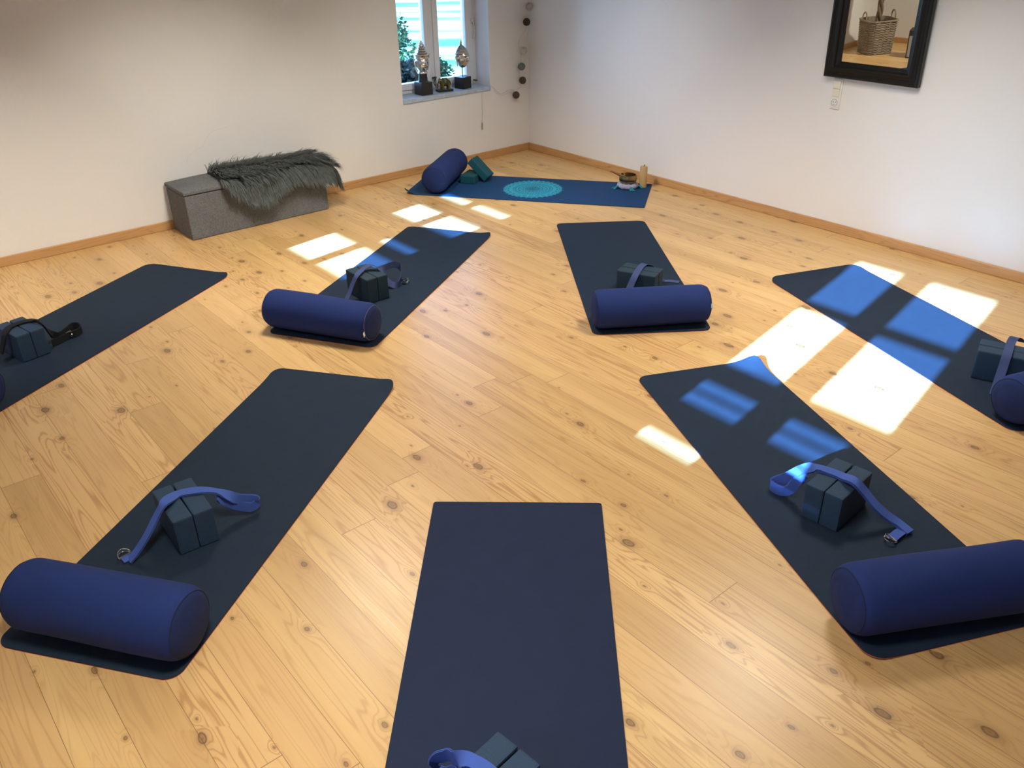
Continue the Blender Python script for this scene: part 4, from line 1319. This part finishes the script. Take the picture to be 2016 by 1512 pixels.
mlt = thing('mallet', 'brown wooden striker resting across the singing bowl', 'mallet', (-0.300, -1.425, 0.110))
bm = bmesh.new()
A = Vector((-0.372, -1.385, 0.142)) - Vector(mlt.location); B_ = Vector((-0.255, -1.470, 0.064)) - Vector(mlt.location)
tube(bm, [A + (B_ - A) * t for t in (0, 0.02, 0.3, 0.55, 0.58, 0.62, 0.95, 1.0)], lambda t: 0.010 if 0.03 < t < 0.98 else 0.007, 14)
finish('stick', bm, M_MALLET, mlt, smooth=True, angle=50)
cn = thing('pillar_candle', 'beige pillar candle standing beside the singing bowl', 'candle', (-0.172, -1.538, 0.006))
bm = bmesh.new()
lathe(bm, [(0.0, 0.0), (0.0275, 0.0), (0.0285, 0.004), (0.0285, 0.156), (0.0265, 0.1605), (0.023, 0.1595), (0.018, 0.153), (0.0, 0.150)], 36)
finish('wax_pillar', bm, M_CANDLE, cn, smooth=True, angle=40)
bm = bmesh.new(); tube(bm, [(0, 0, 0.150), (0.001, 0, 0.160), (0.004, 0.001, 0.170)], 0.0022, 6); ell(bm, (0.004, 0.001, 0.171), (0.0035, 0.0035, 0.004), 8)
finish('wick', bm, M_WICK, cn, smooth=True)

# ------------------------------------------------------------------ mirror on the right wall
TAU = radians(2.0)
MW, MH = 0.604, 1.16
mr = thing('wall_mirror', 'large mirror in a moulded black frame hanging on the right wall', 'mirror', (-0.012, -3.152, 0.962))
mr.rotation_euler = (0, -TAU, 0)     # hangs leaning a little into the room at the top
# profile: (distance in from the outer edge, thickness out from the wall)
PROF = [(0.0, 0.0), (0.0, 0.034), (0.004, 0.040), (0.014, 0.043), (0.020, 0.038), (0.026, 0.034), (0.036, 0.036), (0.046, 0.042), (0.056, 0.044), (0.064, 0.040), (0.070, 0.030), (0.074, 0.028), (0.092, 0.018), (0.092, 0.006), (0.05, 0.0)]
bm = bmesh.new()
rings = []
for d, h in PROF:
    rings.append([bm.verts.new((-h, y, z)) for y, z in ((-MW / 2 + d, d), (MW / 2 - d, d), (MW / 2 - d, MH - d), (-MW / 2 + d, MH - d))])
L = len(rings)
for i in range(L):
    a, b = rings[i], rings[(i + 1) % L]
    for k in range(4):
        bm.faces.new((a[k], a[(k + 1) % 4], b[(k + 1) % 4], b[k]))
finish('mirror_frame', bm, M_BLACKW, mr, bevel=0.0012)
bm = bmesh.new()
box(bm, (-0.0115, -MW / 2 + 0.088, 0.088), (-0.0075, MW / 2 - 0.088, MH - 0.088))
finish('mirror_glass', bm, M_MIRROR, mr)

# ------------------------------------------------------------------ switch and socket under the mirror
sw = thing('switch_socket_panel', 'narrow white switch and socket panel under the mirror', 'socket', (0.0, -2.935, 0.768))
bm = bmesh.new(); box(bm, (-0.010, -0.033, 0.0), (0.0, 0.033, 0.183)); finish('faceplate', bm, M_PLASTIC, sw, bevel=0.004)
for z0 in (0.124, 0.076):
    bm = bmesh.new()
    vs = box(bm, (-0.016, -0.024, z0), (-0.010, 0.024, z0 + 0.046))
    finish('rocker_switch', bm, M_SWITCH, sw, bevel=0.002)
bm = bmesh.new(); box(bm, (-0.014, -0.026, 0.012), (-0.010, 0.026, 0.066)); so = finish('socket_face', bm, M_PLASTIC, sw, bevel=0.003)
bm = bmesh.new()
RotX = Matrix.Rotation(radians(-90), 4, 'Y')
lathe(bm, [(0.019, 0.0), (0.0205, 0.0), (0.0205, 0.001), (0.019, 0.001)], 28, M=Matrix.Translation((-0.014, 0, 0.039)) @ RotX, cap=False)
for y, z in ((-0.008, 0.043), (0.008, 0.043), (0, 0.030)):
    lathe(bm, [(0.0028, 0.0), (0.0028, 0.001)], 10, M=Matrix.Translation((-0.014, y, z)) @ RotX)
finish('pin_holes', bm, M_HOLE, so)

# ------------------------------------------------------------------ what the mirror shows: planter basket and speaker by the far left corner
bk = thing('wicker_basket', 'square grey wicker planter basket in the corner, seen in the mirror', 'basket', (-5.09, -0.40, 0), radians(33))
bm = bmesh.new()
seg, rowsn = 160, 130
def sq(a, r, n=4.5):
    c, s = cos(a), sin(a)
    k = (abs(c) ** n + abs(s) ** n) ** (-1 / n)
    return c * k * r, s * k * r
G = []
Hb = 0.375
for j in range(rowsn + 1):
    t = j / rowsn
    row = []
    for i in range(seg):
        a = 2 * pi * i / seg
        r = 0.155 + 0.020 * t
        col_ = int(i / 8)
        wv = 0.006 * sin(2 * pi * (j / 6.5) + pi * (col_ % 2)) + 0.004 * sin(2 * pi * i / 16)
        if t > 0.955: wv = 0.009
        x, y = sq(a, r + wv)
        row.append(bm.verts.new((x, y, Hb * t)))
    G.append(row)
for j in range(rowsn):
    for i in range(seg):
        bm.faces.new((G[j][i], G[j][(i + 1) % seg], G[j + 1][(i + 1) % seg], G[j + 1][i]))
inner = []
for t, r in ((1.0, 0.166), (0.86, 0.164)):
    inner.append([bm.verts.new((*sq(2 * pi * i / seg, r), Hb * t)) for i in range(seg)])
for a, b in ((G[-1], inner[0]), (inner[0], inner[1])):
    for i in range(seg):
        bm.faces.new((a[i], a[(i + 1) % seg], b[(i + 1) % seg], b[i]))
bm.faces.new(G[0])
finish('basket_weave', bm, M_WICKER, bk, smooth=True, angle=60)
bm = bmesh.new()
bm.faces.new([bm.verts.new((*sq(2 * pi * i / 60, 0.1635), Hb * 0.865)) for i in range(60)])
finish('soil', bm, M_SOIL, bk)
for s in (-1, 1):
    bm = bmesh.new()
    tube(bm, catmull([(s * 0.174, -0.045, Hb - 0.02), (s * 0.176, -0.040, Hb + 0.05), (s * 0.174, 0, Hb + 0.085), (s * 0.176, 0.040, Hb + 0.05), (s * 0.174, 0.045, Hb - 0.02)], 6), 0.0085, 8)
    finish('handle', bm, M_WICKER, bk, smooth=True)
pl = thing('potted_plant', 'plant with a plaited trunk growing from the wicker basket', 'plant', (-5.09, -0.40, Hb * 0.865 + 0.0005))
bm = bmesh.new()
for k in range(3):
    pts = []
    for i in range(50):
        t = i / 49
        a = 2 * pi * (k / 3 + t * 2.4)
        r = 0.020 - 0.006 * t
        pts.append((r * cos(a), r * sin(a), 1.0 * t))
    tube(bm, pts, lambda t: 0.018 - 0.006 * t, 10)
finish('trunk', bm, M_TRUNK, pl, smooth=True)
bm = bmesh.new()
rng = random.Random(8)
for k in range(46):
    a = rng.uniform(0, 2 * pi); e = rng.uniform(0.1, 1.3)
    d = Vector((cos(a) * cos(e), sin(a) * cos(e), sin(e)))
    base = Vector((0, 0, 0.97)); s = d.cross(Vector((0, 0, 1))).normalized()
    Lf = rng.uniform(0.18, 0.27)
    tip = base + d * Lf + Vector((0, 0, -0.08))
    mid = base + d * Lf * 0.6
    w_ = Vector((-5.09, -0.40, 0.34))
    for v in (tip, mid):
        if (v + w_).y > -0.06: v.y = -0.06 - w_.y
        if (v + w_).x < -5.69: v.x = -5.69 - w_.x
    q = [base, mid + s * 0.035, tip, mid - s * 0.035]
    bm.faces.new([bm.verts.new(v) for v in q])
finish('leaves', bm, M_PLEAF, pl)

sk = thing('loudspeaker', 'small black loudspeaker with a grey front on the floor, seen at the mirror edge', 'speaker', (-5.10, -0.90, 0), radians(-20))
bm = bmesh.new(); box(bm, (-0.10, -0.09, 0), (0.10, 0.09, 0.30)); finish('cabinet', bm, M_SPK, sk, bevel=0.006)
bm = bmesh.new(); box(bm, (0.10, -0.078, 0.015), (0.108, 0.078, 0.24)); finish('grille', bm, M_GRILLE, sk, bevel=0.002)
